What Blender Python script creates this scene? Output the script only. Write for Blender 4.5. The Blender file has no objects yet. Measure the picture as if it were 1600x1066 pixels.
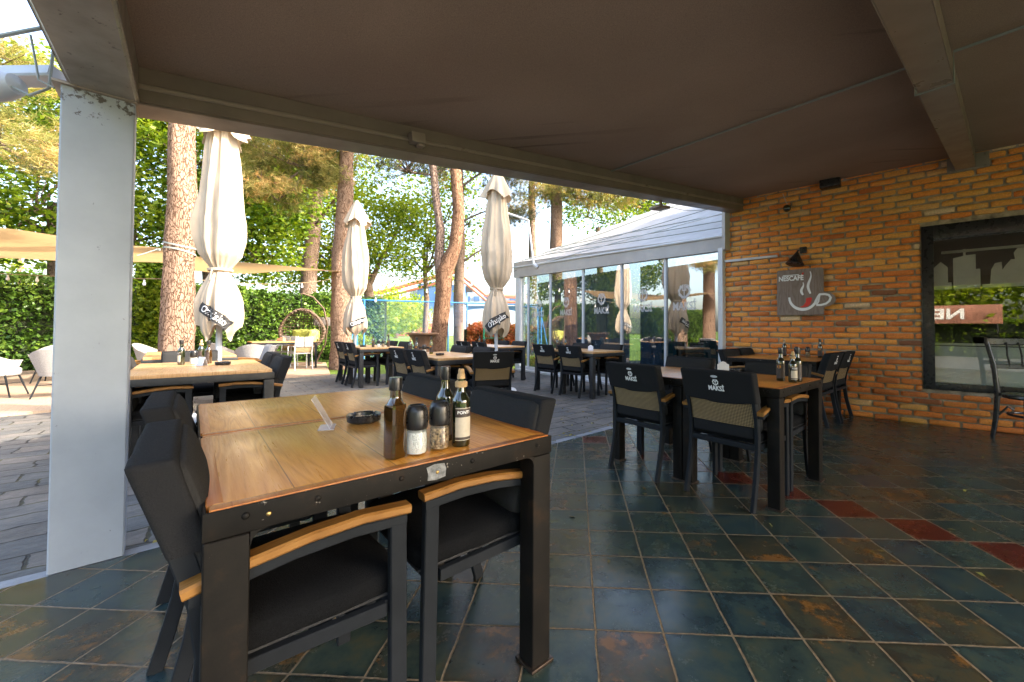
import bpy, bmesh, math, random
import numpy as np
from mathutils import Vector, Matrix, noise
R = math.radians
sc = bpy.context.scene
# ------------------------------------------------------------------ camera
cam_d = bpy.data.cameras.new('camera'); cam = bpy.data.objects.new('camera', cam_d)
sc.collection.objects.link(cam); sc.camera = cam
pi_, ro_ = 0.02066, 0.00384
F = Vector((0, math.cos(pi_), math.sin(pi_))); U_ = Vector((0, -math.sin(pi_), math.cos(pi_))); X_ = Vector((1, 0, 0))
R2 = math.cos(ro_)*X_ + math.sin(ro_)*U_; U2 = -math.sin(ro_)*X_ + math.cos(ro_)*U_
m = Matrix((R2, U2, -F)).transposed().to_4x4(); m.translation = (0, 0, 1.1014)
cam.matrix_world = m
cam_d.sensor_width = 36; cam_d.lens = 631.46/1600*36
cam_d.shift_x = (800-866.06)/1600; cam_d.shift_y = (502.9-533)/1600
cam_d.clip_start = 0.05; cam_d.clip_end = 1000
sc.render.resolution_x = 1024; sc.render.resolution_y = 682
# ------------------------------------------------------------------ world, sun, exposure
SUN_AZ, SUN_EL = 98, 33
w = bpy.data.worlds.new('World'); sc.world = w; w.use_nodes = True
nt = w.node_tree; bg = nt.nodes['Background']
sky = nt.nodes.new('ShaderNodeTexSky'); sky.sky_type = 'NISHITA'; sky.sun_disc = False
sky.sun_elevation = R(SUN_EL); sky.sun_rotation = R(SUN_AZ); sky.dust_density = 5.0; sky.air_density = 1.0; sky.ozone_density = 0.3
nt.links.new(sky.outputs[0], bg.inputs[0]); bg.inputs[1].default_value = 0.15
sd = bpy.data.lights.new('sun', 'SUN'); sd.energy = 2.0; sd.angle = R(0.5); sd.color = (1, 0.92, 0.78)
so = bpy.data.objects.new('sun', sd); sc.collection.objects.link(so)
sv = Vector((math.sin(R(SUN_AZ))*math.cos(R(SUN_EL)), math.cos(R(SUN_AZ))*math.cos(R(SUN_EL)), math.sin(R(SUN_EL))))
so.rotation_euler = sv.to_track_quat('Z', 'Y').to_euler()
sc.view_settings.view_transform = 'Standard'; sc.view_settings.look = 'None'
sc.view_settings.exposure = 2.95; sc.view_settings.gamma = 1.0
sc.cycles.max_bounces = 10; sc.cycles.diffuse_bounces = 8; sc.cycles.glossy_bounces = 4
sc.cycles.transparent_max_bounces = 16; sc.cycles.transmission_bounces = 6
sc.cycles.caustics_reflective = True; sc.cycles.caustics_refractive = False
sc.cycles.sample_clamp_indirect = 6
random.seed(4); rng = np.random.default_rng(4)

# ------------------------------------------------------------------ materials
def new_mat(name):
    m = bpy.data.materials.new(name); m.use_nodes = True
    return m, m.node_tree, m.node_tree.nodes['Principled BSDF']
def nd(nt, t, **k):
    n = nt.nodes.new(t)
    for a, b in k.items():
        if a.startswith('i_'): n.inputs[a[2:]].default_value = b
        else: setattr(n, a, b)
    return n
def math_n(nt, op, a, b=None, c=None):
    n = nt.nodes.new('ShaderNodeMath'); n.operation = op
    for i, v in enumerate((a, b, c)):
        if v is None: continue
        if isinstance(v, (int, float)): n.inputs[i].default_value = v
        else: nt.links.new(v, n.inputs[i])
    return n.outputs[0]
def ramp(nt, fac, stops, interp='LINEAR'):
    r = nt.nodes.new('ShaderNodeValToRGB'); r.color_ramp.interpolation = interp
    el = r.color_ramp.elements
    while len(el) < len(stops): el.new(0.5)
    for e, (p, c) in zip(el, stops):
        e.position = p; e.color = (c[0], c[1], c[2], 1) if not isinstance(c, (int, float)) else (c, c, c, 1)
    nt.links.new(fac, r.inputs[0]); return r.outputs[0]
def mixc(nt, f, a, b, bt='MIX'):
    n = nt.nodes.new('ShaderNodeMix'); n.data_type = 'RGBA'; n.blend_type = bt
    for i, v in ((0, f), (6, a), (7, b)):
        if isinstance(v, (int, float)): n.inputs[i].default_value = v
        elif isinstance(v, tuple): n.inputs[i].default_value = (*v[:3], 1)
        else: nt.links.new(v, n.inputs[i])
    return n.outputs[2]
def mat(name, col, rough=0.6, var=0.15, scale=6, bump=0.0, bscale=80, metal=0.0, stretch=(1, 1, 1), rvar=0.1, spec=0.5, coat=0.0, col2=None, detail=5, sheen=0):
    m, nt, b = new_mat(name)
    tc = nd(nt, 'ShaderNodeTexCoord'); mp = nd(nt, 'ShaderNodeMapping'); mp.inputs['Scale'].default_value = stretch
    nt.links.new(tc.outputs['Object'], mp.inputs[0])
    n1 = nd(nt, 'ShaderNodeTexNoise', i_Scale=scale, i_Detail=detail, i_Roughness=0.6); nt.links.new(mp.outputs[0], n1.inputs[0])
    c2 = col2 or tuple(c*(1-2.2*var) for c in col); c1 = col if col2 else tuple(min(1, c*(1+var)) for c in col)
    nt.links.new(ramp(nt, n1.outputs[0], [(0.3, c2), (0.7, c1)]), b.inputs['Base Color'])
    nt.links.new(ramp(nt, n1.outputs[0], [(0.3, min(1, rough+rvar)), (0.7, max(0.02, rough-rvar))]), b.inputs['Roughness'])
    b.inputs['Metallic'].default_value = metal; b.inputs['Specular IOR Level'].default_value = spec
    b.inputs['Coat Weight'].default_value = coat; b.inputs['Sheen Weight'].default_value = sheen
    if bump:
        n2 = nd(nt, 'ShaderNodeTexNoise', i_Scale=bscale, i_Detail=4); nt.links.new(mp.outputs[0], n2.inputs[0])
        bp = nd(nt, 'ShaderNodeBump', i_Strength=bump, i_Distance=0.01); nt.links.new(n2.outputs[0], bp.inputs['Height'])
        nt.links.new(bp.outputs[0], b.inputs['Normal'])
    return m
def wood_mat(name, dark, mid, light, rough=0.3, coat=0.3, boards=0.22, gscale=1.0, axis='Y'):
    m, nt, b = new_mat(name); tc = nd(nt, 'ShaderNodeTexCoord'); mp = nd(nt, 'ShaderNodeMapping')
    nt.links.new(tc.outputs['Object'], mp.inputs[0])
    if axis == 'X': mp.inputs['Rotation'].default_value = (0, 0, R(90))
    sx = nd(nt, 'ShaderNodeSeparateXYZ'); nt.links.new(mp.outputs[0], sx.inputs[0])
    oi = nd(nt, 'ShaderNodeObjectInfo')
    cell = math_n(nt, 'FLOOR', math_n(nt, 'DIVIDE', math_n(nt, 'ADD', sx.outputs[0], 0.07), boards))
    cellr = math_n(nt, 'ADD', cell, math_n(nt, 'MULTIPLY', oi.outputs['Random'], 37.0))
    wn = nd(nt, 'ShaderNodeTexWhiteNoise'); wn.noise_dimensions = '1D'; nt.links.new(cellr, wn.inputs['W'])
    cb = nd(nt, 'ShaderNodeCombineXYZ')
    nt.links.new(math_n(nt, 'MULTIPLY_ADD', sx.outputs[0], 9.0*gscale, math_n(nt, 'MULTIPLY', wn.outputs[0], 30)), cb.inputs[0])
    nt.links.new(math_n(nt, 'MULTIPLY', sx.outputs[1], 1.0*gscale), cb.inputs[1]); nt.links.new(sx.outputs[2], cb.inputs[2])
    n0 = nd(nt, 'ShaderNodeTexNoise', i_Scale=0.9, i_Detail=2, i_Distortion=0.6); nt.links.new(cb.outputs[0], n0.inputs[0])
    rings = math_n(nt, 'PINGPONG', math_n(nt, 'MULTIPLY', n0.outputs[0], 14.0), 0.5)
    n1 = nd(nt, 'ShaderNodeTexNoise', i_Scale=22, i_Detail=5, i_Roughness=0.7)
    mp2 = nd(nt, 'ShaderNodeMapping'); mp2.inputs['Scale'].default_value = (1, 0.25, 1); nt.links.new(cb.outputs[0], mp2.inputs[0]); nt.links.new(mp2.outputs[0], n1.inputs[0])
    g = math_n(nt, 'ADD', math_n(nt, 'MULTIPLY', rings, 0.9), math_n(nt, 'MULTIPLY', n1.outputs[0], 0.75))
    c = ramp(nt, g, [(0.18, dark), (0.42, mid), (0.85, light)])
    c = mixc(nt, math_n(nt, 'MULTIPLY', wn.outputs[0], 0.3), c, mid, 'MIX')
    fr = math_n(nt, 'FRACT', math_n(nt, 'DIVIDE', math_n(nt, 'ADD', sx.outputs[0], 0.07), boards))
    ed = math_n(nt, 'LESS_THAN', math_n(nt, 'MINIMUM', fr, math_n(nt, 'SUBTRACT', 1.0, fr)), 0.006)
    c = mixc(nt, math_n(nt, 'MULTIPLY', ed, 0.7), c, tuple(v*0.3 for v in dark))
    nt.links.new(c, b.inputs['Base Color'])
    nt.links.new(ramp(nt, n1.outputs[0], [(0.3, rough+0.12), (0.7, rough-0.05)]), b.inputs['Roughness'])
    b.inputs['Coat Weight'].default_value = coat; b.inputs['Coat Roughness'].default_value = 0.18; b.inputs['Specular IOR Level'].default_value = 0.32
    bp = nd(nt, 'ShaderNodeBump', i_Strength=0.25, i_Distance=0.002); nt.links.new(g, bp.inputs['Height']); nt.links.new(bp.outputs[0], b.inputs['Normal'])
    return m
def leaf_mat(name, stops, trans=0.45, rough=0.5):
    m, nt, b = new_mat(name)
    at = nd(nt, 'ShaderNodeAttribute', attribute_name='tint')
    c = ramp(nt, at.outputs['Fac'], stops); nt.links.new(c, b.inputs['Base Color']); b.inputs['Roughness'].default_value = rough
    b.inputs['Specular IOR Level'].default_value = 0.35
    tr = nd(nt, 'ShaderNodeBsdfTranslucent'); nt.links.new(mixc(nt, 1.0, c, (1.0, 1.0, 0.45), 'MULTIPLY'), tr.inputs[0])
    mx = nd(nt, 'ShaderNodeMixShader', i_Fac=trans); nt.links.new(b.outputs[0], mx.inputs[1]); nt.links.new(tr.outputs[0], mx.inputs[2])
    nt.links.new(mx.outputs[0], nt.nodes['Material Output'].inputs[0]); return m
def glass_mat(name, tint=(0.8, 0.85, 0.85), refl=0.12, rough=0.0, base=None, alpha=0.0):
    m, nt, b = new_mat(name); nt.nodes.remove(b)
    tr = nd(nt, 'ShaderNodeBsdfTransparent', i_Color=(*tint, 1)); gl = nd(nt, 'ShaderNodeBsdfGlossy', i_Roughness=rough)
    fr = nd(nt, 'ShaderNodeFresnel', i_IOR=1.5)
    ge = nd(nt, 'ShaderNodeNewGeometry')
    f = math_n(nt, 'MINIMUM', math_n(nt, 'ADD', math_n(nt, 'MULTIPLY', fr.outputs[0], 1.3), refl), 1.0)
    f = math_n(nt, 'MULTIPLY', f, math_n(nt, 'SUBTRACT', 1.0, ge.outputs['Backfacing']))
    mx = nd(nt, 'ShaderNodeMixShader'); nt.links.new(f, mx.inputs[0]); nt.links.new(tr.outputs[0], mx.inputs[1]); nt.links.new(gl.outputs[0], mx.inputs[2])
    nt.links.new(mx.outputs[0], nt.nodes['Material Output'].inputs[0]); return m

M = {}
def tile_mat():
    m, nt, b = new_mat('slate_tiles'); tc = nd(nt, 'ShaderNodeTexCoord')
    n0 = nd(nt, 'ShaderNodeTexNoise', i_Scale=14, i_Detail=3); nt.links.new(tc.outputs['Object'], n0.inputs[0])
    wob = nd(nt, 'ShaderNodeVectorMath', operation='SCALE'); wob.inputs['Scale'].default_value = 0.009
    sub = nd(nt, 'ShaderNodeVectorMath', operation='SUBTRACT'); sub.inputs[1].default_value = (0.5, 0.5, 0.5)
    nt.links.new(n0.outputs['Color'], sub.inputs[0]); nt.links.new(sub.outputs[0], wob.inputs[0])
    ad = nd(nt, 'ShaderNodeVectorMath', operation='ADD'); nt.links.new(tc.outputs['Object'], ad.inputs[0]); nt.links.new(wob.outputs[0], ad.inputs[1])
    dv = nd(nt, 'ShaderNodeVectorMath', operation='SCALE'); dv.inputs['Scale'].default_value = 1/0.247; nt.links.new(ad.outputs[0], dv.inputs[0])
    s = nd(nt, 'ShaderNodeSeparateXYZ'); nt.links.new(dv.outputs[0], s.inputs[0])
    fx = math_n(nt, 'FRACT', s.outputs[0]); fy = math_n(nt, 'FRACT', s.outputs[1])
    ix = math_n(nt, 'FLOOR', s.outputs[0]); iy = math_n(nt, 'FLOOR', s.outputs[1])
    dx = math_n(nt, 'MINIMUM', fx, math_n(nt, 'SUBTRACT', 1.0, fx)); dy = math_n(nt, 'MINIMUM', fy, math_n(nt, 'SUBTRACT', 1.0, fy))
    dist = math_n(nt, 'MINIMUM', dx, dy)
    mr = nd(nt, 'ShaderNodeMapRange'); mr.interpolation_type = 'SMOOTHSTEP'
    mr.inputs[1].default_value = 0.008; mr.inputs[2].default_value = 0.019; nt.links.new(dist, mr.inputs[0]); tile = mr.outputs[0]
    idv = nd(nt, 'ShaderNodeCombineXYZ'); nt.links.new(ix, idv.inputs[0]); nt.links.new(iy, idv.inputs[1])
    wn = nd(nt, 'ShaderNodeTexWhiteNoise'); nt.links.new(idv.outputs[0], wn.inputs[0])
    off = nd(nt, 'ShaderNodeVectorMath', operation='SCALE'); off.inputs['Scale'].default_value = 40; nt.links.new(wn.outputs['Color'], off.inputs[0])
    co = nd(nt, 'ShaderNodeVectorMath', operation='ADD'); nt.links.new(tc.outputs['Object'], co.inputs[0]); nt.links.new(off.outputs[0], co.inputs[1])
    n1 = nd(nt, 'ShaderNodeTexNoise', i_Scale=7.5, i_Detail=9, i_Roughness=0.68, i_Distortion=0.1); nt.links.new(co.outputs[0], n1.inputs[0])
    n2 = nd(nt, 'ShaderNodeTexNoise', i_Scale=4.2, i_Detail=10, i_Roughness=0.74, i_Distortion=0.15); nt.links.new(co.outputs[0], n2.inputs[0])
    base = ramp(nt, n1.outputs[0], [(0.28, (0.009, 0.013, 0.015)), (0.42, (0.017, 0.030, 0.034)), (0.54, (0.029, 0.043, 0.040)), (0.64, (0.043, 0.047, 0.034)), (0.8, (0.062, 0.054, 0.032))])
    per = ramp(nt, wn.outputs[0], [(0, (0.85, 1.05, 1.2)), (0.3, (1.0, 1.18, 1.15)), (0.5, (1.2, 1.2, 1.02)), (0.75, (1.35, 1.1, 0.85)), (1, (1.2, 0.9, 0.66))])
    base = mixc(nt, 1.0, base, per, 'MULTIPLY')
    th = math_n(nt, 'ADD', n2.outputs[0], math_n(nt, 'MULTIPLY', math_n(nt, 'SUBTRACT', wn.outputs[0], 0.5), 0.22))
    rust = ramp(nt, th, [(0.55, 0.0), (0.66, 0.55)])
    base = mixc(nt, rust, base, (0.052, 0.030, 0.013))
    n5 = nd(nt, 'ShaderNodeTexNoise', i_Scale=13.0, i_Detail=8, i_Roughness=0.72); nt.links.new(co.outputs[0], n5.inputs[0])
    fleck = ramp(nt, math_n(nt, 'ADD', n5.outputs[0], math_n(nt, 'MULTIPLY', math_n(nt, 'SUBTRACT', th, 0.5), 0.9)), [(0.645, 0.0), (0.73, 0.7)])
    base = mixc(nt, fleck, base, (0.19, 0.085, 0.018))
    edge = ramp(nt, math_n(nt, 'ADD', dist, math_n(nt, 'MULTIPLY', n5.outputs[0], 0.14)), [(0.07, 0.62), (0.17, 1.0)])
    base = mixc(nt, 1.0, base, edge, 'MULTIPLY')
    # red line of tiles
    sm = math_n(nt, 'ADD', ix, iy)
    red = math_n(nt, 'MULTIPLY', math_n(nt, 'COMPARE', sm, 2.0, 0.1), math_n(nt, 'LESS_THAN', iy, 7.0))
    rc = ramp(nt, n1.outputs[0], [(0.3, (0.045, 0.008, 0.005)), (0.7, (0.095, 0.017, 0.010))])
    base = mixc(nt, red, base, rc)
    n3 = nd(nt, 'ShaderNodeTexNoise', i_Scale=60, i_Detail=4); nt.links.new(tc.outputs['Object'], n3.inputs[0])
    grout = ramp(nt, n3.outputs[0], [(0.3, (0.11, 0.078, 0.045)), (0.7, (0.27, 0.19, 0.11))])
    nt.links.new(mixc(nt, tile, grout, base), b.inputs['Base Color'])
    rt = ramp(nt, n2.outputs[0], [(0.3, 0.15), (0.7, 0.34)])
    nt.links.new(mixc(nt, tile, (0.8, 0.8, 0.8), rt), b.inputs['Roughness'])
    b.inputs['Specular IOR Level'].default_value = 0.5
    n4 = nd(nt, 'ShaderNodeTexNoise', i_Scale=2.2, i_Detail=2); nt.links.new(co.outputs[0], n4.inputs[0])
    h = math_n(nt, 'ADD', math_n(nt, 'MULTIPLY', tile, 1.0), math_n(nt, 'MULTIPLY', n1.outputs[0], 0.9))
    h = math_n(nt, 'ADD', h, math_n(nt, 'MULTIPLY', n3.outputs[0], 0.12))
    h = math_n(nt, 'ADD', h, math_n(nt, 'MULTIPLY', n4.outputs[0], 2.2))
    bp = nd(nt, 'ShaderNodeBump', i_Strength=0.55, i_Distance=0.0032); nt.links.new(h, bp.inputs['Height']); nt.links.new(bp.outputs[0], b.inputs['Normal'])
    return m
M['tiles'] = tile_mat()
def paver_mat():
    m, nt, b = new_mat('stone_pavers'); tc = nd(nt, 'ShaderNodeTexCoord')
    n0 = nd(nt, 'ShaderNodeTexNoise', i_Scale=3.5, i_Detail=3); nt.links.new(tc.outputs['Object'], n0.inputs[0])
    wob = nd(nt, 'ShaderNodeVectorMath', operation='SCALE'); wob.inputs['Scale'].default_value = 0.13; nt.links.new(n0.outputs['Color'], wob.inputs[0])
    ad = nd(nt, 'ShaderNodeVectorMath', operation='ADD'); nt.links.new(tc.outputs['Object'], ad.inputs[0]); nt.links.new(wob.outputs[0], ad.inputs[1])
    br = nd(nt, 'ShaderNodeTexBrick', i_Scale=1.0); br.inputs['Mortar Size'].default_value = 0.009; br.inputs['Mortar Smooth'].default_value = 0.5
    br.inputs['Brick Width'].default_value = 0.40; br.inputs['Row Height'].default_value = 0.22; br.offset = 0.37
    br.inputs['Color1'].default_value = (0, 0, 0, 1); br.inputs['Color2'].default_value = (1, 1, 1, 1); br.inputs['Mortar'].default_value = (0.5, 0.5, 0.5, 1)
    nt.links.new(ad.outputs[0], br.inputs[0])
    n1 = nd(nt, 'ShaderNodeTexNoise', i_Scale=2.0, i_Detail=8, i_Roughness=0.7); nt.links.new(tc.outputs['Object'], n1.inputs[0])
    n2 = nd(nt, 'ShaderNodeTexNoise', i_Scale=26, i_Detail=6, i_Roughness=0.7); nt.links.new(tc.outputs['Object'], n2.inputs[0])
    c = ramp(nt, n1.outputs[0], [(0.3, (0.062, 0.060, 0.056)), (0.5, (0.106, 0.100, 0.092)), (0.7, (0.150, 0.138, 0.122))])
    pc = ramp(nt, br.outputs['Color'], [(0, (0.72, 0.78, 0.85)), (0.5, (1, 1, 1)), (1, (1.18, 1.10, 1.04))])
    c = mixc(nt, 1.0, c, pc, 'MULTIPLY'); c = mixc(nt, 0.6, c, ramp(nt, n2.outputs[0], [(0.3, 0.6), (0.7, 1.25)]), 'MULTIPLY')
    mps = nd(nt, 'ShaderNodeMapping'); mps.inputs['Scale'].default_value = (2.0, 16, 1); nt.links.new(ad.outputs[0], mps.inputs[0])
    ns = nd(nt, 'ShaderNodeTexNoise', i_Scale=1.5, i_Detail=6, i_Roughness=0.65); nt.links.new(mps.outputs[0], ns.inputs[0])
    c = mixc(nt, 0.5, c, ramp(nt, ns.outputs[0], [(0.3, 0.65), (0.7, 1.35)]), 'MULTIPLY')
    moss = ramp(nt, n1.outputs[0], [(0.45, (0.012, 0.010, 0.008)), (0.62, (0.07, 0.06, 0.012))])
    nt.links.new(mixc(nt, br.outputs['Fac'], c, moss), b.inputs['Base Color']); b.inputs['Roughness'].default_value = 0.75
    h = math_n(nt, 'ADD', math_n(nt, 'MULTIPLY', br.outputs['Fac'], -1.4), math_n(nt, 'ADD', math_n(nt, 'MULTIPLY', n2.outputs[0], 0.5), ns.outputs[0]))
    h = math_n(nt, 'ADD', h, n1.outputs[0])
    bp = nd(nt, 'ShaderNodeBump', i_Strength=0.8, i_Distance=0.012); nt.links.new(h, bp.inputs['Height']); nt.links.new(bp.outputs[0], b.inputs['Normal'])
    return m
M['pavers'] = paver_mat()
def brick_mat():
    m, nt, b = new_mat('old_bricks'); tc = nd(nt, 'ShaderNodeTexCoord')
    at = nd(nt, 'ShaderNodeAttribute', attribute_name='tint')
    n1 = nd(nt, 'ShaderNodeTexNoise', i_Scale=9, i_Detail=7, i_Roughness=0.7); nt.links.new(tc.outputs['Object'], n1.inputs[0])
    n2 = nd(nt, 'ShaderNodeTexNoise', i_Scale=70, i_Detail=5, i_Roughness=0.7); nt.links.new(tc.outputs['Object'], n2.inputs[0])
    v = math_n(nt, 'ADD', at.outputs['Fac'], math_n(nt, 'MULTIPLY', math_n(nt, 'SUBTRACT', n1.outputs[0], 0.5), 0.35))
    c = ramp(nt, v, [(0.02, (0.24, 0.09, 0.04)), (0.15, (0.45, 0.13, 0.03)), (0.35, (0.70, 0.20, 0.036)), (0.55, (0.78, 0.28, 0.048)), (0.72, (0.76, 0.37, 0.08)), (0.85, (0.68, 0.38, 0.14)), (0.97, (0.70, 0.50, 0.30))])
    c = mixc(nt, 0.75, c, ramp(nt, n2.outputs[0], [(0.3, 0.6), (0.65, 1.2)]), 'MULTIPLY')
    eff = ramp(nt, n1.outputs[0], [(0.62, 0.0), (0.78, 0.55)])
    c = mixc(nt, eff, c, (0.5, 0.40, 0.30))
    nt.links.new(c, b.inputs['Base Color']); b.inputs['Roughness'].default_value = 0.62; b.inputs['Specular IOR Level'].default_value = 0.35
    bp = nd(nt, 'ShaderNodeBump', i_Strength=0.8, i_Distance=0.006); nt.links.new(n2.outputs[0], bp.inputs['Height']); nt.links.new(bp.outputs[0], b.inputs['Normal'])
    return m
M['brick'] = brick_mat()
M['mortar'] = mat('mortar', (0.36, 0.29, 0.20), 0.9, 0.25, 12, bump=0.8, bscale=60)
def grass_mat():
    m, nt, b = new_mat('lawn'); tc = nd(nt, 'ShaderNodeTexCoord')
    n1 = nd(nt, 'ShaderNodeTexNoise', i_Scale=0.35, i_Detail=6, i_Roughness=0.7); nt.links.new(tc.outputs['Object'], n1.inputs[0])
    n2 = nd(nt, 'ShaderNodeTexNoise', i_Scale=9, i_Detail=6, i_Roughness=0.8); nt.links.new(tc.outputs['Object'], n2.inputs[0])
    c = ramp(nt, n1.outputs[0], [(0.3, (0.07, 0.115, 0.02)), (0.7, (0.13, 0.19, 0.035))])
    nt.links.new(mixc(nt, 0.8, c, ramp(nt, n2.outputs[0], [(0.25, 0.5), (0.7, 1.35)]), 'MULTIPLY'), b.inputs['Base Color'])
    b.inputs['Roughness'].default_value = 0.85; b.inputs['Specular IOR Level'].default_value = 0.1
    bp = nd(nt, 'ShaderNodeBump', i_Strength=0.9, i_Distance=0.05); nt.links.new(n2.outputs[0], bp.inputs['Height']); nt.links.new(bp.outputs[0], b.inputs['Normal'])
    return m
M['lawn'] = grass_mat()
M['concrete'] = mat('pale_concrete', (0.27, 0.28, 0.30), 0.75, 0.2, 5, bump=0.4, bscale=60)
M['deck'] = wood_mat('deck_boards', (0.19, 0.13, 0.085), (0.29, 0.21, 0.145), (0.37, 0.28, 0.20), 0.6, 0.0, 0.14, 1.5)
M['column'] = mat('painted_steel', (0.34, 0.38, 0.43), 0.42, 0.06, 3, bump=0.05, bscale=40, detail=9)
def stain(mt, z0, z1, u_lo, spots=26, thr=0.60):
    """rusty mould spots in a band of object height"""
    nt = mt.node_tree; b = nt.nodes['Principled BSDF']; old = b.inputs['Base Color'].links[0].from_socket; tc = nd(nt, 'ShaderNodeTexCoord'); sx = nd(nt, 'ShaderNodeSeparateXYZ'); nt.links.new(tc.outputs['Object'], sx.inputs[0])
    n = nd(nt, 'ShaderNodeTexNoise', i_Scale=spots, i_Detail=5, i_Roughness=0.7); nt.links.new(tc.outputs['Object'], n.inputs[0])
    band = ramp(nt, math_n(nt, 'DIVIDE', math_n(nt, 'SUBTRACT', sx.outputs[2], z0), z1-z0), [(0.0, 0.0), (0.5, 0.6), (1.0, 1.0)])
    mk = ramp(nt, math_n(nt, 'MULTIPLY_ADD', band, 0.17, n.outputs[0]), [(thr+0.08, 0.0), (thr+0.13, 0.85)])
    nt.links.new(mixc(nt, mk, old, (0.05, 0.033, 0.02)), b.inputs['Base Color'])   # stained patches
stain(M['column'], 2.02, 2.20, 0)
M['beam'] = mat('taupe_aluminium', (0.165, 0.132, 0.104), 0.38, 0.08, 4, stretch=(1, 1, 1))
M['eave'] = mat('grimy_aluminium', (0.26, 0.225, 0.18), 0.42, 0.14, 5, stretch=(1, 1, 1), detail=9)
stain(M['eave'], 2.36, 2.10, 0, thr=0.66)
M['lip'] = mat('lip_aluminium', (0.24, 0.195, 0.155), 0.35, 0.05, 4)
def ceil_mat():
    m, nt, b = new_mat('awning_fabric'); tc = nd(nt, 'ShaderNodeTexCoord')
    n1 = nd(nt, 'ShaderNodeTexNoise', i_Scale=0.8, i_Detail=5); nt.links.new(tc.outputs['Object'], n1.inputs[0])
    n2 = nd(nt, 'ShaderNodeTexNoise', i_Scale=240, i_Detail=2); nt.links.new(tc.outputs['Object'], n2.inputs[0])
    c = ramp(nt, n1.outputs[0], [(0.3, (0.26, 0.192, 0.150)), (0.7, (0.34, 0.260, 0.208))])
    mp = nd(nt, 'ShaderNodeMapping'); mp.inputs['Rotation'].default_value = (0, 0, R(48)); mp.inputs['Scale'].default_value = (0.35, 5.0, 1)
    nt.links.new(tc.outputs['Object'], mp.inputs[0]); n3 = nd(nt, 'ShaderNodeTexNoise', i_Scale=1.6, i_Detail=5); nt.links.new(mp.outputs[0], n3.inputs[0])
    n4 = nd(nt, 'ShaderNodeTexNoise', i_Scale=0.5, i_Detail=2); nt.links.new(tc.outputs['Object'], n4.inputs[0])
    stk = math_n(nt, 'MULTIPLY', ramp(nt, n3.outputs[0], [(0.60, 0.0), (0.68, 0.55)]), ramp(nt, n4.outputs[0], [(0.5, 0.0), (0.62, 1.0)]))
    c = mixc(nt, stk, c, (0.10, 0.07, 0.05))
    nt.links.new(mixc(nt, 0.6, c, ramp(nt, n2.outputs[0], [(0.35, 0.72), (0.65, 1.2)]), 'MULTIPLY'), b.inputs['Base Color'])
    b.inputs['Roughness'].default_value = 0.8; b.inputs['Specular IOR Level'].default_value = 0.2
    w1 = nd(nt, 'ShaderNodeTexNoise', i_Scale=1.1, i_Detail=1); nt.links.new(tc.outputs['Object'], w1.inputs[0])
    h = math_n(nt, 'ADD', math_n(nt, 'MULTIPLY', w1.outputs[0], 30.0), n2.outputs[0])
    bp = nd(nt, 'ShaderNodeBump', i_Strength=0.3, i_Distance=0.004); nt.links.new(h, bp.inputs['Height']); nt.links.new(bp.outputs[0], b.inputs['Normal'])
    return m
M['ceiling'] = ceil_mat()
M['dark_metal'] = mat('dark_powder_coat', (0.012, 0.0135, 0.0155), 0.5, 0.15, 20, bump=0.08, bscale=200, rvar=0.08)
M['chair_metal'] = mat('anthracite_tube', (0.016, 0.0185, 0.022), 0.5, 0.08, 12, spec=0.08, bump=0.05, bscale=250, rvar=0.05)
def worn_metal():
    m, nt, b = new_mat('worn_black_steel'); tc = nd(nt, 'ShaderNodeTexCoord')
    n1 = nd(nt, 'ShaderNodeTexNoise', i_Scale=7, i_Detail=8, i_Roughness=0.7); nt.links.new(tc.outputs['Object'], n1.inputs[0])
    n2 = nd(nt, 'ShaderNodeTexNoise', i_Scale=38, i_Detail=6, i_Roughness=0.75); nt.links.new(tc.outputs['Object'], n2.inputs[0])
    c = ramp(nt, n1.outputs[0], [(0.3, (0.006, 0.0058, 0.0055)), (0.55, (0.0125, 0.011, 0.0095)), (0.75, (0.036, 0.021, 0.012))])
    sx = nd(nt, 'ShaderNodeSeparateXYZ'); nt.links.new(tc.outputs['Object'], sx.inputs[0])
    top = ramp(nt, sx.outputs[2], [(0.58, 0.0), (0.73, 0.09)])
    chip = ramp(nt, math_n(nt, 'ADD', n2.outputs[0], top), [(0.715, 0.0), (0.73, 0.7)])
    nt.links.new(mixc(nt, chip, c, (0.30, 0.27, 0.23)), b.inputs['Base Color'])
    b.inputs['Metallic'].default_value = 0.0; b.inputs['Specular IOR Level'].default_value = 0.10; nt.links.new(ramp(nt, n1.outputs[0], [(0.3, 0.42), (0.7, 0.6)]), b.inputs['Roughness'])
    bp = nd(nt, 'ShaderNodeBump', i_Strength=0.15, i_Distance=0.003); nt.links.new(n2.outputs[0], bp.inputs['Height']); nt.links.new(bp.outputs[0], b.inputs['Normal'])
    return m
M['worn'] = worn_metal()
M['rivet'] = mat('rivet_steel', (0.10, 0.075, 0.06), 0.35, 0.2, 40, metal=0.8)
M['top_wood'] = wood_mat('varnished_oak', (0.33, 0.125, 0.016), (0.50, 0.20, 0.026), (0.62, 0.28, 0.048), 0.30, 0.25, 0.225)
M['top_trim'] = wood_mat('varnished_oak_edge', (0.20, 0.055, 0.009), (0.34, 0.105, 0.015), (0.42, 0.15, 0.025), 0.35, 0.15, 3.0)
M['top_pale'] = wood_mat('weathered_table_boards', (0.30, 0.155, 0.06), (0.44, 0.25, 0.105), (0.54, 0.33, 0.15), 0.34, 0.25, 0.15)
M['top_orange'] = wood_mat('orange_table_boards', (0.34, 0.15, 0.05), (0.50, 0.24, 0.085), (0.62, 0.33, 0.13), 0.4, 0.1, 0.15)
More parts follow.
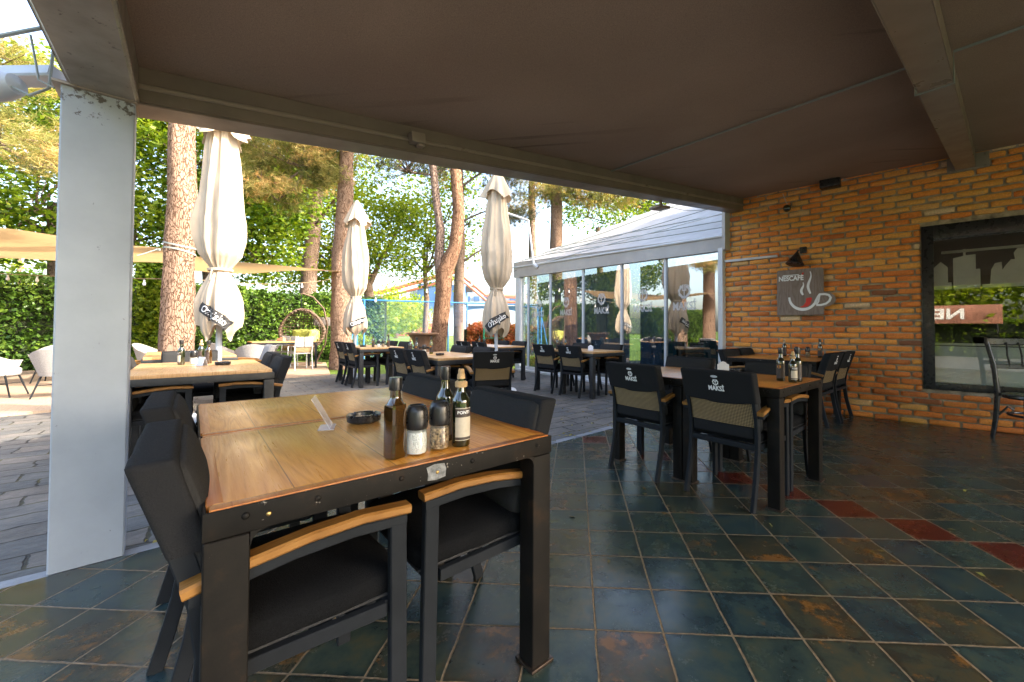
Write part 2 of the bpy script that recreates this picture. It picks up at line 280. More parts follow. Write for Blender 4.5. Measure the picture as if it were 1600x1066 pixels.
M['arm_wood'] = wood_mat('arm_teak', (0.12, 0.050, 0.009), (0.21, 0.092, 0.018), (0.28, 0.135, 0.032), 0.45, 0.05, 2.0, 2.0)
M['fabric'] = mat('charcoal_fabric', (0.0085, 0.009, 0.010), 0.92, 0.18, 220, bump=0.4, bscale=420, spec=0.05, sheen=0.0, detail=3)
M['fabric_cover'] = mat('black_cover_fabric', (0.0185, 0.019, 0.0205), 0.85, 0.08, 300, bump=0.22, bscale=450, spec=0.06, sheen=0.0, detail=3)
M['fabric_back'] = mat('charcoal_back_fabric', (0.028, 0.028, 0.028), 0.92, 0.08, 300, bump=0.25, bscale=500, spec=0.08, detail=3)
M['fabric_light'] = mat('light_grey_fabric', (0.30, 0.295, 0.29), 0.9, 0.1, 100, bump=0.3, bscale=300)
M['piping'] = mat('piping', (0.016, 0.0165, 0.018), 0.8, 0.1, 60)
def rope_mat():
    m, nt, b = new_mat('woven_rope'); tc = nd(nt, 'ShaderNodeTexCoord'); sx = nd(nt, 'ShaderNodeSeparateXYZ'); nt.links.new(tc.outputs['Object'], sx.inputs[0])
    a = math_n(nt, 'SINE', math_n(nt, 'MULTIPLY', math_n(nt, 'ADD', sx.outputs[0], sx.outputs[2]), 330.0))
    c = math_n(nt, 'SINE', math_n(nt, 'MULTIPLY', math_n(nt, 'SUBTRACT', sx.outputs[0], sx.outputs[2]), 330.0))
    w_ = math_n(nt, 'MULTIPLY_ADD', math_n(nt, 'MULTIPLY', a, c), 0.5, 0.5)
    nt.links.new(ramp(nt, w_, [(0.3, (0.02, 0.012, 0.005)), (0.6, (0.20, 0.13, 0.05)), (1, (0.50, 0.36, 0.18))]), b.inputs['Base Color']); b.inputs['Roughness'].default_value = 0.7
    bp = nd(nt, 'ShaderNodeBump', i_Strength=0.8, i_Distance=0.004); nt.links.new(w_, bp.inputs['Height']); nt.links.new(bp.outputs[0], b.inputs['Normal'])
    return m
M['rope'] = rope_mat()
M['white'] = mat('white_print', (0.78, 0.78, 0.78), 0.6, 0.03, 20)
M['logo_grey'] = mat('grey_print', (0.55, 0.55, 0.57), 0.6, 0.03, 20)
M['black'] = mat('black_plastic', (0.015, 0.015, 0.016), 0.3, 0.1, 20)
M['black_print'] = mat('black_print', (0.022, 0.022, 0.024), 0.7, 0.1, 30)
M['canvas'] = mat('cream_canvas', (0.66, 0.58, 0.47), 0.85, 0.10, 2.2, bump=0.25, bscale=150, col2=(0.56, 0.47, 0.36), spec=0.2)
def canvas_tr(name, col, trans):
    m = mat(name, col, 0.85, 0.06, 1.5, bump=0.15, bscale=120, spec=0.2); nt = m.node_tree; b = nt.nodes['Principled BSDF']
    tr = nd(nt, 'ShaderNodeBsdfTranslucent', i_Color=(col[0], col[1]*0.86, col[2]*0.66, 1)); mx = nd(nt, 'ShaderNodeMixShader', i_Fac=trans)
    nt.links.new(b.outputs[0], mx.inputs[1]); nt.links.new(tr.outputs[0], mx.inputs[2]); nt.links.new(mx.outputs[0], nt.nodes['Material Output'].inputs[0]); return m
M['sail'] = canvas_tr('sail_cloth', (0.44, 0.34, 0.215), 0.45)
M['canvas'] = canvas_tr('cream_canvas_cloth', (0.47, 0.39, 0.295), 0.14)
M['roof_cloth'] = mat('grey_roof_cloth', (0.38, 0.36, 0.345), 0.6, 0.05, 3, bump=0.1, bscale=30)
M['white_metal'] = mat('white_aluminium', (0.52, 0.53, 0.55), 0.4, 0.04, 6)
M['pipe'] = mat('pole_white', (0.42, 0.45, 0.50), 0.4, 0.04, 6)
M['grey_pipe'] = mat('grey_conduit', (0.22, 0.24, 0.22), 0.4, 0.05, 6)
def bark(name, c1, c2, c3):
    m, nt, b = new_mat(name); tc = nd(nt, 'ShaderNodeTexCoord'); mp = nd(nt, 'ShaderNodeMapping'); mp.inputs['Scale'].default_value = (1, 1, 0.28)
    nt.links.new(tc.outputs['Object'], mp.inputs[0])
    vo = nd(nt, 'ShaderNodeTexVoronoi', i_Scale=30); vo.feature = 'DISTANCE_TO_EDGE'
    n0 = nd(nt, 'ShaderNodeTexNoise', i_Scale=8, i_Detail=6); nt.links.new(mp.outputs[0], n0.inputs[0])
    ad = nd(nt, 'ShaderNodeVectorMath', operation='MULTIPLY_ADD'); ad.inputs[1].default_value = (0.16, 0.16, 0.16)
    nt.links.new(n0.outputs['Color'], ad.inputs[0]); nt.links.new(mp.outputs[0], ad.inputs[2]); nt.links.new(ad.outputs[0], vo.inputs[0])
    n1 = nd(nt, 'ShaderNodeTexNoise', i_Scale=30, i_Detail=6, i_Roughness=0.7); nt.links.new(mp.outputs[0], n1.inputs[0])
    h = math_n(nt, 'ADD', math_n(nt, 'MINIMUM', math_n(nt, 'MULTIPLY', vo.outputs[0], 5.0), 0.6), math_n(nt, 'MULTIPLY', n1.outputs[0], 0.6))
    nt.links.new(ramp(nt, h, [(0.25, c1), (0.55, c2), (0.95, c3)]), b.inputs['Base Color']); b.inputs['Roughness'].default_value = 0.9
    b.inputs['Specular IOR Level'].default_value = 0.15
    bp = nd(nt, 'ShaderNodeBump', i_Strength=1.0, i_Distance=0.03); nt.links.new(h, bp.inputs['Height']); nt.links.new(bp.outputs[0], b.inputs['Normal'])
    return m
M['bark'] = bark('pine_bark', (0.055, 0.028, 0.017), (0.165, 0.10, 0.066), (0.27, 0.18, 0.13))
M['bark_dark'] = bark('dark_bark', (0.055, 0.04, 0.03), (0.15, 0.105, 0.08), (0.27, 0.19, 0.15))
M['bark_orange'] = bark('orange_bark', (0.055, 0.026, 0.014), (0.155, 0.080, 0.046), (0.25, 0.145, 0.09))
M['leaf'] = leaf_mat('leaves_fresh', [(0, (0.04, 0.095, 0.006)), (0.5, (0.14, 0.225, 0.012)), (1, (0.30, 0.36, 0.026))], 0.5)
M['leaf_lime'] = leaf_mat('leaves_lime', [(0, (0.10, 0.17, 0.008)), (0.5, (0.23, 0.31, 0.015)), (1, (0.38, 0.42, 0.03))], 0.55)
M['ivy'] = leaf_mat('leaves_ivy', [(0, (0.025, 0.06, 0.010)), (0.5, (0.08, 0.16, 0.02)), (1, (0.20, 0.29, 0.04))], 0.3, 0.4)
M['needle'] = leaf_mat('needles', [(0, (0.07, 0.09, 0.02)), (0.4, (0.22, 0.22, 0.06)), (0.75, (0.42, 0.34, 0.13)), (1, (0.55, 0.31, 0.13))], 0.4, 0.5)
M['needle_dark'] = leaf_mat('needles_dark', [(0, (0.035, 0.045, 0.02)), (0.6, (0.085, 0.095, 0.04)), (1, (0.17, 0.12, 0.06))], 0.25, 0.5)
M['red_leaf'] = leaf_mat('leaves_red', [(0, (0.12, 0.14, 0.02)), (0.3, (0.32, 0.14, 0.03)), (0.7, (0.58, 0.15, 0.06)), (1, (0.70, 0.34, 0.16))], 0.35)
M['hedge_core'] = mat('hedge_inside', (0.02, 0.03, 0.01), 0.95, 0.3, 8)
M['glass'] = glass_mat('facade_glass', (0.62, 0.68, 0.70), 0.30)
M['win_glass'] = glass_mat('window_glass', (0.86, 0.87, 0.84), 0.27)
M['clear'] = glass_mat('clear_glass', (0.9, 0.93, 0.92), 0.05)

M['bottle'] = mat('dark_bottle_glass', (0.010, 0.014, 0.005), 0.06, 0.1, 4, spec=0.8, coat=0.6, rvar=0.02)
M['bottle_brown'] = mat('brown_bottle_glass', (0.035, 0.016, 0.003), 0.06, 0.1, 4, spec=0.8, coat=0.6, rvar=0.02)
M['bottle_neck'] = mat('olive_bottle_glass', (0.10, 0.10, 0.008), 0.06, 0.1, 4, spec=0.8, coat=0.6, rvar=0.02)
M['blue_curtain'] = mat('blue_curtain', (0.26, 0.34, 0.48), 0.85, 0.1, 5)
M['sheer'] = mat('sheer_curtain', (0.42, 0.46, 0.52), 0.85, 0.1, 3)
M['teal'] = mat('teal_fabric', (0.02, 0.10, 0.11), 0.8, 0.1, 30)
M['interior'] = mat('interior_dark', (0.05, 0.045, 0.04), 0.7, 0.1, 2)
M['wicker'] = mat('grey_wicker', (0.30, 0.285, 0.275), 0.75, 0.15, 60, bump=0.8, bscale=90, stretch=(1, 1, 2.5))
M['egg'] = mat('brown_wicker', (0.12, 0.075, 0.05), 0.7, 0.2, 30)
M['lime'] = mat('lime_cushion', (0.45, 0.46, 0.10), 0.85, 0.3, 12, bump=0.5, bscale=60)
M['blue_paint'] = mat('blue_paint', (0.03, 0.17, 0.42), 0.4, 0.08, 8)
M['green_paint'] = mat('green_paint', (0.01, 0.24, 0.13), 0.4, 0.08, 8)
M['stadium_blue'] = mat('stadium_blue', (0.09, 0.18, 0.36), 0.6, 0.15, 0.2)
M['stadium_white'] = mat('stadium_white', (0.55, 0.58, 0.62), 0.6, 0.12, 0.3)
M['banner_red'] = mat('banner_red', (0.30, 0.12, 0.075), 0.7, 0.25, 1.2)
M['dry_leaf'] = leaf_mat('dry_leaves', [(0, (0.10, 0.06, 0.02)), (0.5, (0.22, 0.17, 0.04)), (1, (0.30, 0.28, 0.06))], .2)
M['truss_red'] = mat('truss_red', (0.52, 0.17, 0.10), 0.5, 0.1, 0.5)
M['barrel'] = wood_mat('barrel_wood', (0.07, 0.035, 0.02), (0.15, 0.08, 0.045), (0.24, 0.14, 0.08), 0.5, 0.05, 0.08, 2)
M['sign_board'] = wood_mat('sign_board_wood', (0.12, 0.085, 0.068), (0.19, 0.14, 0.115), (0.25, 0.19, 0.16), 0.5, 0.1, 5.0, 1.0)
M['red'] = mat('red_print', (0.62, 0.03, 0.02), 0.45, 0.05, 10)
M['skyline'] = mat('grey_window_film', (0.80, 0.77, 0.70), 0.8, 0.06, 4)
M['frost'] = mat('frosted_film', (0.76, 0.80, 0.82), 0.6, 0.06, 3)
M['cork'] = mat('cork', (0.52, 0.34, 0.16), 0.8, 0.15, 60, bump=0.3, bscale=120)
M['salt'] = mat('salt_grains', (0.88, 0.87, 0.85), 0.85, 0.08, 120, bump=0.8, bscale=300)
M['pepper'] = mat('peppercorns', (0.62, 0.42, 0.24), 0.8, 0.5, 110, bump=1.0, bscale=160, detail=1, col2=(0.03, 0.015, 0.01))
M['label'] = mat('paper_label', (0.52, 0.46, 0.36), 0.7, 0.08, 30)
M['label_dark'] = mat('dark_label', (0.05, 0.035, 0.03), 0.5, 0.1, 30)
M['orange_dot'] = mat('orange_label', (0.75, 0.30, 0.02), 0.5, 0.05, 30)
M['paper'] = mat('white_card', (0.66, 0.66, 0.68), 0.6, 0.03, 20)
M['terracotta'] = mat('orange_box', (0.5, 0.20, 0.12), 0.6, 0.1, 20)
M['sticker'] = mat('torn_sticker', (0.26, 0.27, 0.27), 0.6, 0.3, 60, col2=(0.06, 0.06, 0.06))
M['brass'] = mat('brass', (0.5, 0.33, 0.12), 0.3, 0.1, 30, metal=0.9)
M['planter'] = mat('planter_box', (0.09, 0.075, 0.07), 0.7, 0.2, 15)

def film_mat(name, col, op):
    m, nt, b = new_mat(name); b.inputs['Base Color'].default_value = (*col, 1); b.inputs['Roughness'].default_value = .6
    tr = nd(nt, 'ShaderNodeBsdfTransparent'); mx = nd(nt, 'ShaderNodeMixShader', i_Fac=op); nt.links.new(tr.outputs[0], mx.inputs[1]); nt.links.new(b.outputs[0], mx.inputs[2])
    nt.links.new(mx.outputs[0], nt.nodes['Material Output'].inputs[0]); return m
M['acrylic'] = film_mat('clear_acrylic', (0.8, 0.8, 0.85), 0.30)
M['logo_glass'] = film_mat('frosted_logo_film', (0.62, 0.62, 0.62), 0.55)
# ------------------------------------------------------------------ mesh helpers
def bm_new(): return bmesh.new()
def obj(name, bm, m, parent=None, smooth=30, loc=None, rotz=None):
    me = bpy.data.meshes.new(name); bm.normal_update(); bm.to_mesh(me); bm.free()
    ms = m if isinstance(m, (list, tuple)) else [m]
    for x in ms: me.materials.append(M[x] if isinstance(x, str) else x)
    if smooth:
        for p in me.polygons: p.use_smooth = True
        me.set_sharp_from_angle(angle=R(smooth))
    o = bpy.data.objects.new(name, me); sc.collection.objects.link(o)
    if parent: o.parent = parent
    if loc is not None: o.location = loc
    if rotz is not None: o.rotation_euler = (0, 0, rotz)
    return o
def empty(name, loc=(0, 0, 0), rotz=0):
    o = bpy.data.objects.new(name, None); sc.collection.objects.link(o); o.location = loc; o.rotation_euler = (0, 0, rotz); o.empty_display_size = 0.1; return o
def tag(o, label, cat, group=None, kind=None):
    o['label'] = label; o['category'] = cat
    if group: o['group'] = group
    if kind: o['kind'] = kind
    return o
def struct(o): o['kind'] = 'structure'; return o
def copy_tree(o, parent=None):
    c = o.copy(); sc.collection.objects.link(c)
    if parent: c.parent = parent
    for ch in [x for x in bpy.data.objects if x.parent == o]: copy_tree(ch, c)
    return c
def az_rot(az): return -R(az)          # local +Y points to azimuth az (clockwise from world +Y)
def box(bm, c, s, bev=0.0, seg=2, rot=None, mi=0):
    r = bmesh.ops.create_cube(bm, size=1.0); vs = r['verts']
    bmesh.ops.scale(bm, vec=s, verts=vs)
    fs = {f for v in vs for f in v.link_faces}
    if bev:
        es = {e for v in vs for e in v.link_edges}
        rb = bmesh.ops.bevel(bm, geom=list(es)+list(vs), offset=bev, segments=seg, profile=0.6, affect='EDGES')
        vs = list({v for f in rb['faces'] for v in f.verts} | {v for v in vs if v.is_valid}); fs = {f for v in vs for f in v.link_faces}
    if rot is not None: bmesh.ops.rotate(bm, cent=(0, 0, 0), matrix=rot, verts=vs)
    bmesh.ops.translate(bm, vec=c, verts=vs)
    if mi:
        for f in fs: f.material_index = mi
    return vs
def sweep(bm, pts, w_, t_, side=(1, 0, 0), cap=True, mi=0, bev=0.0):
    """rectangular bar along pts; w_ along side, t_ across"""
    side = Vector(side).normalized(); rings = []; n = len(pts); P = [Vector(p) for p in pts]
    for i, p in enumerate(P):
        t = (P[min(i+1, n-1)]-P[max(i-1, 0)]).normalized(); nn = t.cross(side).normalized()
        b = bev
        if b: prof = [(-w_/2+b, -t_/2), (w_/2-b, -t_/2), (w_/2, -t_/2+b), (w_/2, t_/2-b), (w_/2-b, t_/2), (-w_/2+b, t_/2), (-w_/2, t_/2-b), (-w_/2, -t_/2+b)]
        else: prof = [(-w_/2, -t_/2), (w_/2, -t_/2), (w_/2, t_/2), (-w_/2, t_/2)]
        rings.append([bm.verts.new(p+side*a+nn*c) for a, c in prof])
    k = len(rings[0]); fs = []
    for i in range(n-1):
        for j in range(k): fs.append(bm.faces.new((rings[i][j], rings[i][(j+1) % k], rings[i+1][(j+1) % k], rings[i+1][j])))
    if cap: fs.append(bm.faces.new(rings[0][::-1])); fs.append(bm.faces.new(rings[-1]))
    for f in fs: f.material_index = mi
def tube(bm, pts, r, n=8, cap=True, mi=0):
    P = [Vector(p) for p in pts]; rs = r if isinstance(r, (list, tuple)) else [r]*len(P); rings = []
    ref = None
    for i, p in enumerate(P):
        t = (P[min(i+1, len(P)-1)]-P[max(i-1, 0)]).normalized()
        if ref is None:
            ref = t.orthogonal().normalized()
        a = (ref - t*ref.dot(t)).normalized(); ref = a; b = t.cross(a)
        rings.append([bm.verts.new(p+(a*math.cos(2*math.pi*j/n)+b*math.sin(2*math.pi*j/n))*rs[i]) for j in range(n)])
    fs = []
    for i in range(len(P)-1):
        for j in range(n): fs.append(bm.faces.new((rings[i][j], rings[i][(j+1) % n], rings[i+1][(j+1) % n], rings[i+1][j])))
    if cap: fs.append(bm.faces.new(rings[0][::-1])); fs.append(bm.faces.new(rings[-1]))
    for f in fs: f.material_index = mi
def lathe(bm, prof, n=24, c=(0, 0, 0), square=0.0, mi=0, cap=True):
    rings = []
    for r, z in prof:
        ring = []
        for j in range(n):
            a = 2*math.pi*(j+0.5)/n; k = 1.0
            if square: k = (1-square) + square*min(1/max(abs(math.cos(a)), 1e-6), 1/max(abs(math.sin(a)), 1e-6), 1.28)
            ring.append(bm.verts.new((c[0]+r*k*math.cos(a), c[1]+r*k*math.sin(a), c[2]+z)))
        rings.append(ring)
    fs = []
    for i in range(len(rings)-1):
        for j in range(n): fs.append(bm.faces.new((rings[i][j], rings[i][(j+1) % n], rings[i+1][(j+1) % n], rings[i+1][j])))
    if cap:
        if prof[0][0] > 1e-4: fs.append(bm.faces.new(rings[0][::-1]))
        if prof[-1][0] > 1e-4: fs.append(bm.faces.new(rings[-1]))
    for f in fs: f.material_index = mi
def poly_prism(bm, pts, z0, z1, mi=0):
    a = [bm.verts.new((p[0], p[1], z0)) for p in pts]; b = [bm.verts.new((p[0], p[1], z1)) for p in pts]; n = len(pts)
    fs = [bm.faces.new(b), bm.faces.new(a[::-1])]
    for i in range(n): fs.append(bm.faces.new((a[i], a[(i+1) % n], b[(i+1) % n], b[i])))
    for f in fs: f.material_index = mi
    bmesh.ops.recalc_face_normals(bm, faces=fs)
def plate(bm, pts2, origin, ex, ey, ez, depth, mi=0):
    """extruded 2D outline: origin + x*ex + y*ey, thick along ez"""
    o = Vector(origin); ex = Vector(ex); ey = Vector(ey); ez = Vector(ez)
    a = [bm.verts.new(o+ex*x+ey*y) for x, y in pts2]; b = [bm.verts.new(o+ex*x+ey*y+ez*depth) for x, y in pts2]; n = len(pts2)
    fs = [bm.faces.new(b), bm.faces.new(a[::-1])]
    for i in range(n): fs.append(bm.faces.new((a[i], a[(i+1) % n], b[(i+1) % n], b[i])))
    for f in fs: f.material_index = mi
    bmesh.ops.recalc_face_normals(bm, faces=fs)
def text_mesh(body, size=1.0, bold=0.0, extrude=0.0, sx=1.0):
    cu = bpy.data.curves.new('t', 'FONT'); cu.body = body; cu.size = size; cu.offset = bold; cu.extrude = extrude; cu.resolution_u = 3
    cu.align_x = 'CENTER'; cu.align_y = 'CENTER'
    o = bpy.data.objects.new('t', cu); sc.collection.objects.link(o); bpy.context.view_layer.update()
    me = bpy.data.meshes.new_from_object(o.evaluated_get(bpy.context.evaluated_depsgraph_get()))
    bpy.data.objects.remove(o); v = [(p.co.x*sx, p.co.y, p.co.z) for p in me.vertices]; f = [list(p.vertices) for p in me.polygons]; bpy.data.meshes.remove(me)
    return v, f
TXT = {}
def add_text(bm, body, size, fn, bold=0.0, extrude=0.0, sx=1.0, mi=0):
    k = (body, size, bold, extrude, sx)
    if k not in TXT: TXT[k] = text_mesh(*k)
    v, f = TXT[k]; vs = [bm.verts.new(fn(*c)) for c in v]
    for q in f:
        try: bm.faces.new([vs[i] for i in q]).material_index = mi
        except ValueError: pass
def emblem(bm, cx, cy, s, fn, mi=0):
    """round wreath of rounded bumps open at the top with a small fork inside"""
    n = 44; A, B = [], []
    for i in range(n+1):
        a = R(118) + R(304)*i/n; ro = s*(1+0.07*math.sin(a*9)); ri = s*(0.66+0.05*math.cos(a*4))
        A.append(bm.verts.new(fn(cx+ro*math.cos(a), cy+ro*math.sin(a), 0))); B.append(bm.verts.new(fn(cx+ri*math.cos(a), cy+ri*math.sin(a), 0)))
    for i in range(n): bm.faces.new((A[i], A[i+1], B[i+1], B[i])).material_index = mi
    def q(x0, y0, x1, y1):
        bm.faces.new([bm.verts.new(fn(cx+s*x, cy+s*y, 0)) for x, y in ((x0, y0), (x1, y0), (x1, y1), (x0, y1))]).material_index = mi
    q(-0.09, -1.15, 0.09, 0.05); q(-0.36, 0.05, 0.36, 0.2)
    for x in (-0.36, -0.08, 0.2): q(x, 0.2, x+0.16, 0.95)

def np_mesh(name, verts, faces_flat, nper, m, tint=None, parent=None):
    me = bpy.data.meshes.new(name); nv = len(verts); nf = len(faces_flat)//nper
    me.vertices.add(nv); me.vertices.foreach_set('co', verts.astype(np.float32).ravel())
    me.loops.add(nf*nper); me.loops.foreach_set('vertex_index', faces_flat.astype(np.int32))
    me.polygons.add(nf); me.polygons.foreach_set('loop_start', np.arange(0, nf*nper, nper, dtype=np.int32))
    if tint is not None:
        at = me.attributes.new('tint', 'FLOAT', 'POINT'); at.data.foreach_set('value', tint.astype(np.float32))
    me.update(calc_edges=True); me.validate(); me.materials.append(M[m])
    o = bpy.data.objects.new(name, me); sc.collection.objects.link(o)
    if parent: o.parent = parent
    return o
def sample_blobs(n, blobs, clump=28, cr=0.32, shell=0.55):
    w_ = np.array([b[3]*b[4]*b[5] for b in blobs]) ** 0.8; w_ /= w_.sum(); nc = max(1, n//clump)
    bi = rng.choice(len(blobs), nc, p=w_); B = np.array(blobs)[bi]
    d = rng.normal(size=(nc, 3)); d /= np.linalg.norm(d, axis=1)[:, None]
    r = shell + (1-shell)*rng.random(nc); r = np.where(rng.random(nc) < 0.3, rng.random(nc)**0.5, r)
    C = B[:, :3] + d*B[:, 3:6]*r[:, None]
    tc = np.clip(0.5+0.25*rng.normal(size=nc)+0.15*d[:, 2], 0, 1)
    idx = np.repeat(np.arange(nc), clump); P = C[idx] + rng.normal(size=(nc*clump, 3))*cr*np.array([1, 1, 0.55])
    return P, np.clip(tc[idx]+rng.normal(size=len(idx))*0.13, 0, 1), C
def leaves(name, P, tint, size, m, parent=None, flat=0.5):
    n = len(P); a = rng.normal(size=(n, 3)); a[:, 2] *= flat; a /= np.linalg.norm(a, axis=1)[:, None]
    b = rng.normal(size=(n, 3)); b -= a*(a*b).sum(1)[:, None]; b /= np.linalg.norm(b, axis=1)[:, None]
    s = size*(0.4+1.1*rng.random(n))[:, None]; c = np.cross(a, b)*0.12*s
    V = np.stack([P-a*s*0.5, P+b*s*0.32+c, P+a*s*0.5, P-b*s*0.32+c], 1).reshape(-1, 3)
    return np_mesh(name, V, np.arange(n*4), 4, m, np.repeat(tint, 4), parent)
def needles(name, P, tint, L, m, parent=None, k=13, width=0.011, droop=0.0):
    n = len(P); ax = rng.normal(size=(n, 3)); ax[:, 2] = np.abs(ax[:, 2])*0.6+0.15-droop; ax /= np.linalg.norm(ax, axis=1)[:, None]
    idx = np.repeat(np.arange(n), k); d = ax[idx]*0.75 + rng.normal(size=(n*k, 3))*0.55; d /= np.linalg.norm(d, axis=1)[:, None]
    b = rng.normal(size=(n*k, 3)); b -= d*(d*b).sum(1)[:, None]; b /= np.linalg.norm(b, axis=1)[:, None]
    Lk = (L*(0.7+0.5*rng.random(n*k)))[:, None]; o = P[idx]+rng.normal(size=(n*k, 3))*0.02
    V = np.stack([o-b*width/2, o+b*width/2, o+d*Lk], 1).reshape(-1, 3)
    return np_mesh(name, V, np.arange(n*k*3), 3, m, np.repeat(np.clip(tint[idx]+rng.normal(size=n*k)*0.1, 0, 1), 3), parent)
def trunk_mesh(bm, pts, rs, n=20, seed=0, rough=0.06, step=0.12):
    P = [Vector(p) for p in pts]; out = []; rr = []
    for i in range(len(P)-1):
        k = max(1, int((P[i+1]-P[i]).length/step))
        for j in range(k):
            t = j/k; out.append(P[i].lerp(P[i+1], t)); rr.append(rs[i]*(1-t)+rs[i+1]*t)
    out.append(P[-1]); rr.append(rs[-1]); rings = []; ref = Vector((1, 0, 0))
    for i, p in enumerate(out):
        t = (out[min(i+1, len(out)-1)]-out[max(i-1, 0)]).normalized(); a = (ref-t*ref.dot(t)).normalized(); b = t.cross(a); ring = []
        for j in range(n):
            th = 2*math.pi*j/n; d = a*math.cos(th)+b*math.sin(th)
            q = noise.noise(Vector((d.x*2.2+seed, d.y*2.2, p.z*0.9)))*1.4 + noise.noise(Vector((d.x*6+seed, d.y*6, p.z*3.0)))*0.7
            ring.append(bm.verts.new(p+d*rr[i]*(1+rough*q)))
        rings.append(ring)
    for i in range(len(rings)-1):
        for j in range(n): bm.faces.new((rings[i][j], rings[i][(j+1) % n], rings[i+1][(j+1) % n], rings[i+1][j]))
    bm.faces.new(rings[-1])

# ================================================================== THE SETTING
bm = bm_new(); S = 400
vs = [bm.verts.new(c) for c in ((-S, -S, 0), (S, -S, 0), (S, S, 0), (-S, S, 0))]; bm.faces.new(vs)
g = struct(obj('lawn', bm, 'lawn', smooth=0)); g.location.z = -0.03
bm = bm_new(); bm.faces.new([bm.verts.new((x, y, 0)) for x, y in ((-16, -14), (6, -14), (6, 9), (3, 12.3), (-0.2, 12.2), (-3.3, 10.35), (-5.6, 10.0), (-7.5, 7.5), (-16, 1))])
pv = struct(obj('paving', bm, 'pavers', smooth=0)); pv.location.z = -0.012
# rotate the paver pattern: move the mesh into a turned frame
pv.rotation_euler = (0, 0, R(41)); inv = Matrix.Rotation(-R(41), 4, 'Z'); pv.data.transform(inv)
# tiled floor: border runs under the front rafter
E0 = Vector((-2.087, 1.985)); E1 = Vector((2.9, 6.20))
Kd = Vector((0.707, 0.707))
bm = bm_new()
K0 = Vector((-2.2, 1.86)); K1 = Vector((2.62, 6.42))
wdir = Vector((math.sin(R(130.5)), math.cos(R(130.5)))); wn_ = Vector((-wdir.y, wdir.x))   # wall direction; wn_ points away from the camera
W1 = Vector((3.911, 5.285))
floor_pts = [K0, K1, W1+wn_*0.2-wdir*1.4, W1+wdir*9+wn_*0.2, W1+wdir*9-wn_*9, Vector((-4.5, -2.0)), Vector((-3.1, 0.98))]
def set_frame(o, x, y, rz):
    """give a mesh built in world coordinates its own origin and turn"""
    M_ = Matrix.Translation((x, y, 0)) @ Matrix.Rotation(rz, 4, 'Z'); o.data.transform(M_.inverted()); o.location = (x, y, o.location.z); o.rotation_euler = (0, 0, rz)
bm.faces.new([bm.verts.new((p.x, p.y, 0)) for p in floor_pts])
fl = struct(obj('tiled_floor', bm, 'tiles', smooth=0)); set_frame(fl, 0.493, 3.222, R(-3.0))
bm = bm_new()   # concrete band along the edge of the tiles
nb = Vector((-0.707, 0.707)); a = K0-Kd*3.2+nb*0.005; b = K1+nb*0.005
pts = []
for t in np.linspace(0, 1, 26): q = a.lerp(b, t)+nb*(0.005+0.012*math.sin(t*40)); pts.append((q.x, q.y))
for t in np.linspace(1, 0, 26): q = a.lerp(b, t)+nb*(0.12+0.10*max(0, 1-t*2.2)+0.012*math.sin(t*53)); pts.append((q.x, q.y))
bm.faces.new([bm.verts.new((x, y, 0)) for x, y in pts]); k = struct(obj('kerb_band', bm, 'concrete', smooth=0)); k.location.z = -0.006
# wooden deck
bm = bm_new(); poly_prism(bm, [(-5.43, 9.83), (-7.5, 13.3), (-11.5, 11.6), (-15, 9.0), (-20, 5.2), (-12, 0.2), (-7.9, 4.05), (-6.2, 5.85), (-7.6, 7.5)], -0.05, 0.02)
dk = struct(obj('wooden_deck', bm, 'deck', smooth=0)); set_frame(dk, -7, 7, R(45))

# ------------------------------------------------------------------ brick wall
wx = Vector((wdir.x, wdir.y, 0)); wz = Vector((0, 0, 1)); wn = Vector((wn_.x, wn_.y, 0)); W0 = Vector((W1.x, W1.y, 0))
def wp(s, z, out=0.0): return W0 + wx*s + wz*z - wn*out       # out = towards the veranda
WIN = (0.67, 2.75, 0.42, 2.36); S0, S1, ZT = -1.64, 9.0, 3.34
bm = bm_new()
def wbox(s0, s1, z0, z1, o0, o1, mi=0, bev=0):
    vs = box(bm, (0, 0, 0), (s1-s0, abs(o1-o0), z1-z0), bev, mi=mi, rot=None)
    Mx = Matrix((wx, -wn, wz)).transposed().to_4x4(); Mx.translation = wp((s0+s1)/2, (z0+z1)/2, (o0+o1)/2)
    bmesh.ops.transform(bm, matrix=Mx, verts=vs)
for a in ((S0+.012, WIN[0], 0, ZT), (WIN[1], S1, 0, ZT), (WIN[0], WIN[1], 0, WIN[2]), (WIN[0], WIN[1], WIN[3], ZT)): wbox(*a, -0.30, -0.012)
wall = tag(empty('brick_wall', wp(0, 0)), 'orange brick wall with rough mortar joints and a black framed window', 'wall')
def adopt(o, p):
    o.parent = p; o.matrix_parent_inverse = Matrix.Translation(-p.location) if p.rotation_euler.z == 0 else p.matrix_world.inverted()
adopt(obj('mortar', bm, 'mortar', smooth=0), wall)
pb = bmesh.new(); box(pb, (0, 0, 0), (1, 1, 1)); 
bmesh.ops.subdivide_edges(pb, edges=pb.edges[:], cuts=2, use_grid_fill=True)
pv_ = np.array([v.co[:] for v in pb.verts]); pf = [[v.index for v in f.verts] for f in (pb.faces.ensure_lookup_table() or pb.faces)]; pb.free()
def brick_block(lw, hh, dd):
    """rounded irregular brick from a 3x3x3 grid cube"""
    v = pv_.copy()*2; out = v.copy()
    e = np.array([lw, dd, hh])/2; rad = 0.011+0.010*rng.random()
    q = np.sign(v)*e; inner = np.maximum(e-rad, 0.002)
    pos = np.where(np.abs(v) > 0.9, np.sign(v)*inner, v*inner*1.0*2.6)     # thirds pulled towards the rim
    pos = np.clip(pos, -inner, inner)
    nrm = np.where(np.abs(v) > 0.9, np.sign(v), 0); ln = np.linalg.norm(nrm, axis=1)[:, None]
    out = pos + nrm/np.maximum(ln, 1)*rad
    out += rng.normal(size=out.shape)*0.0022
    return out
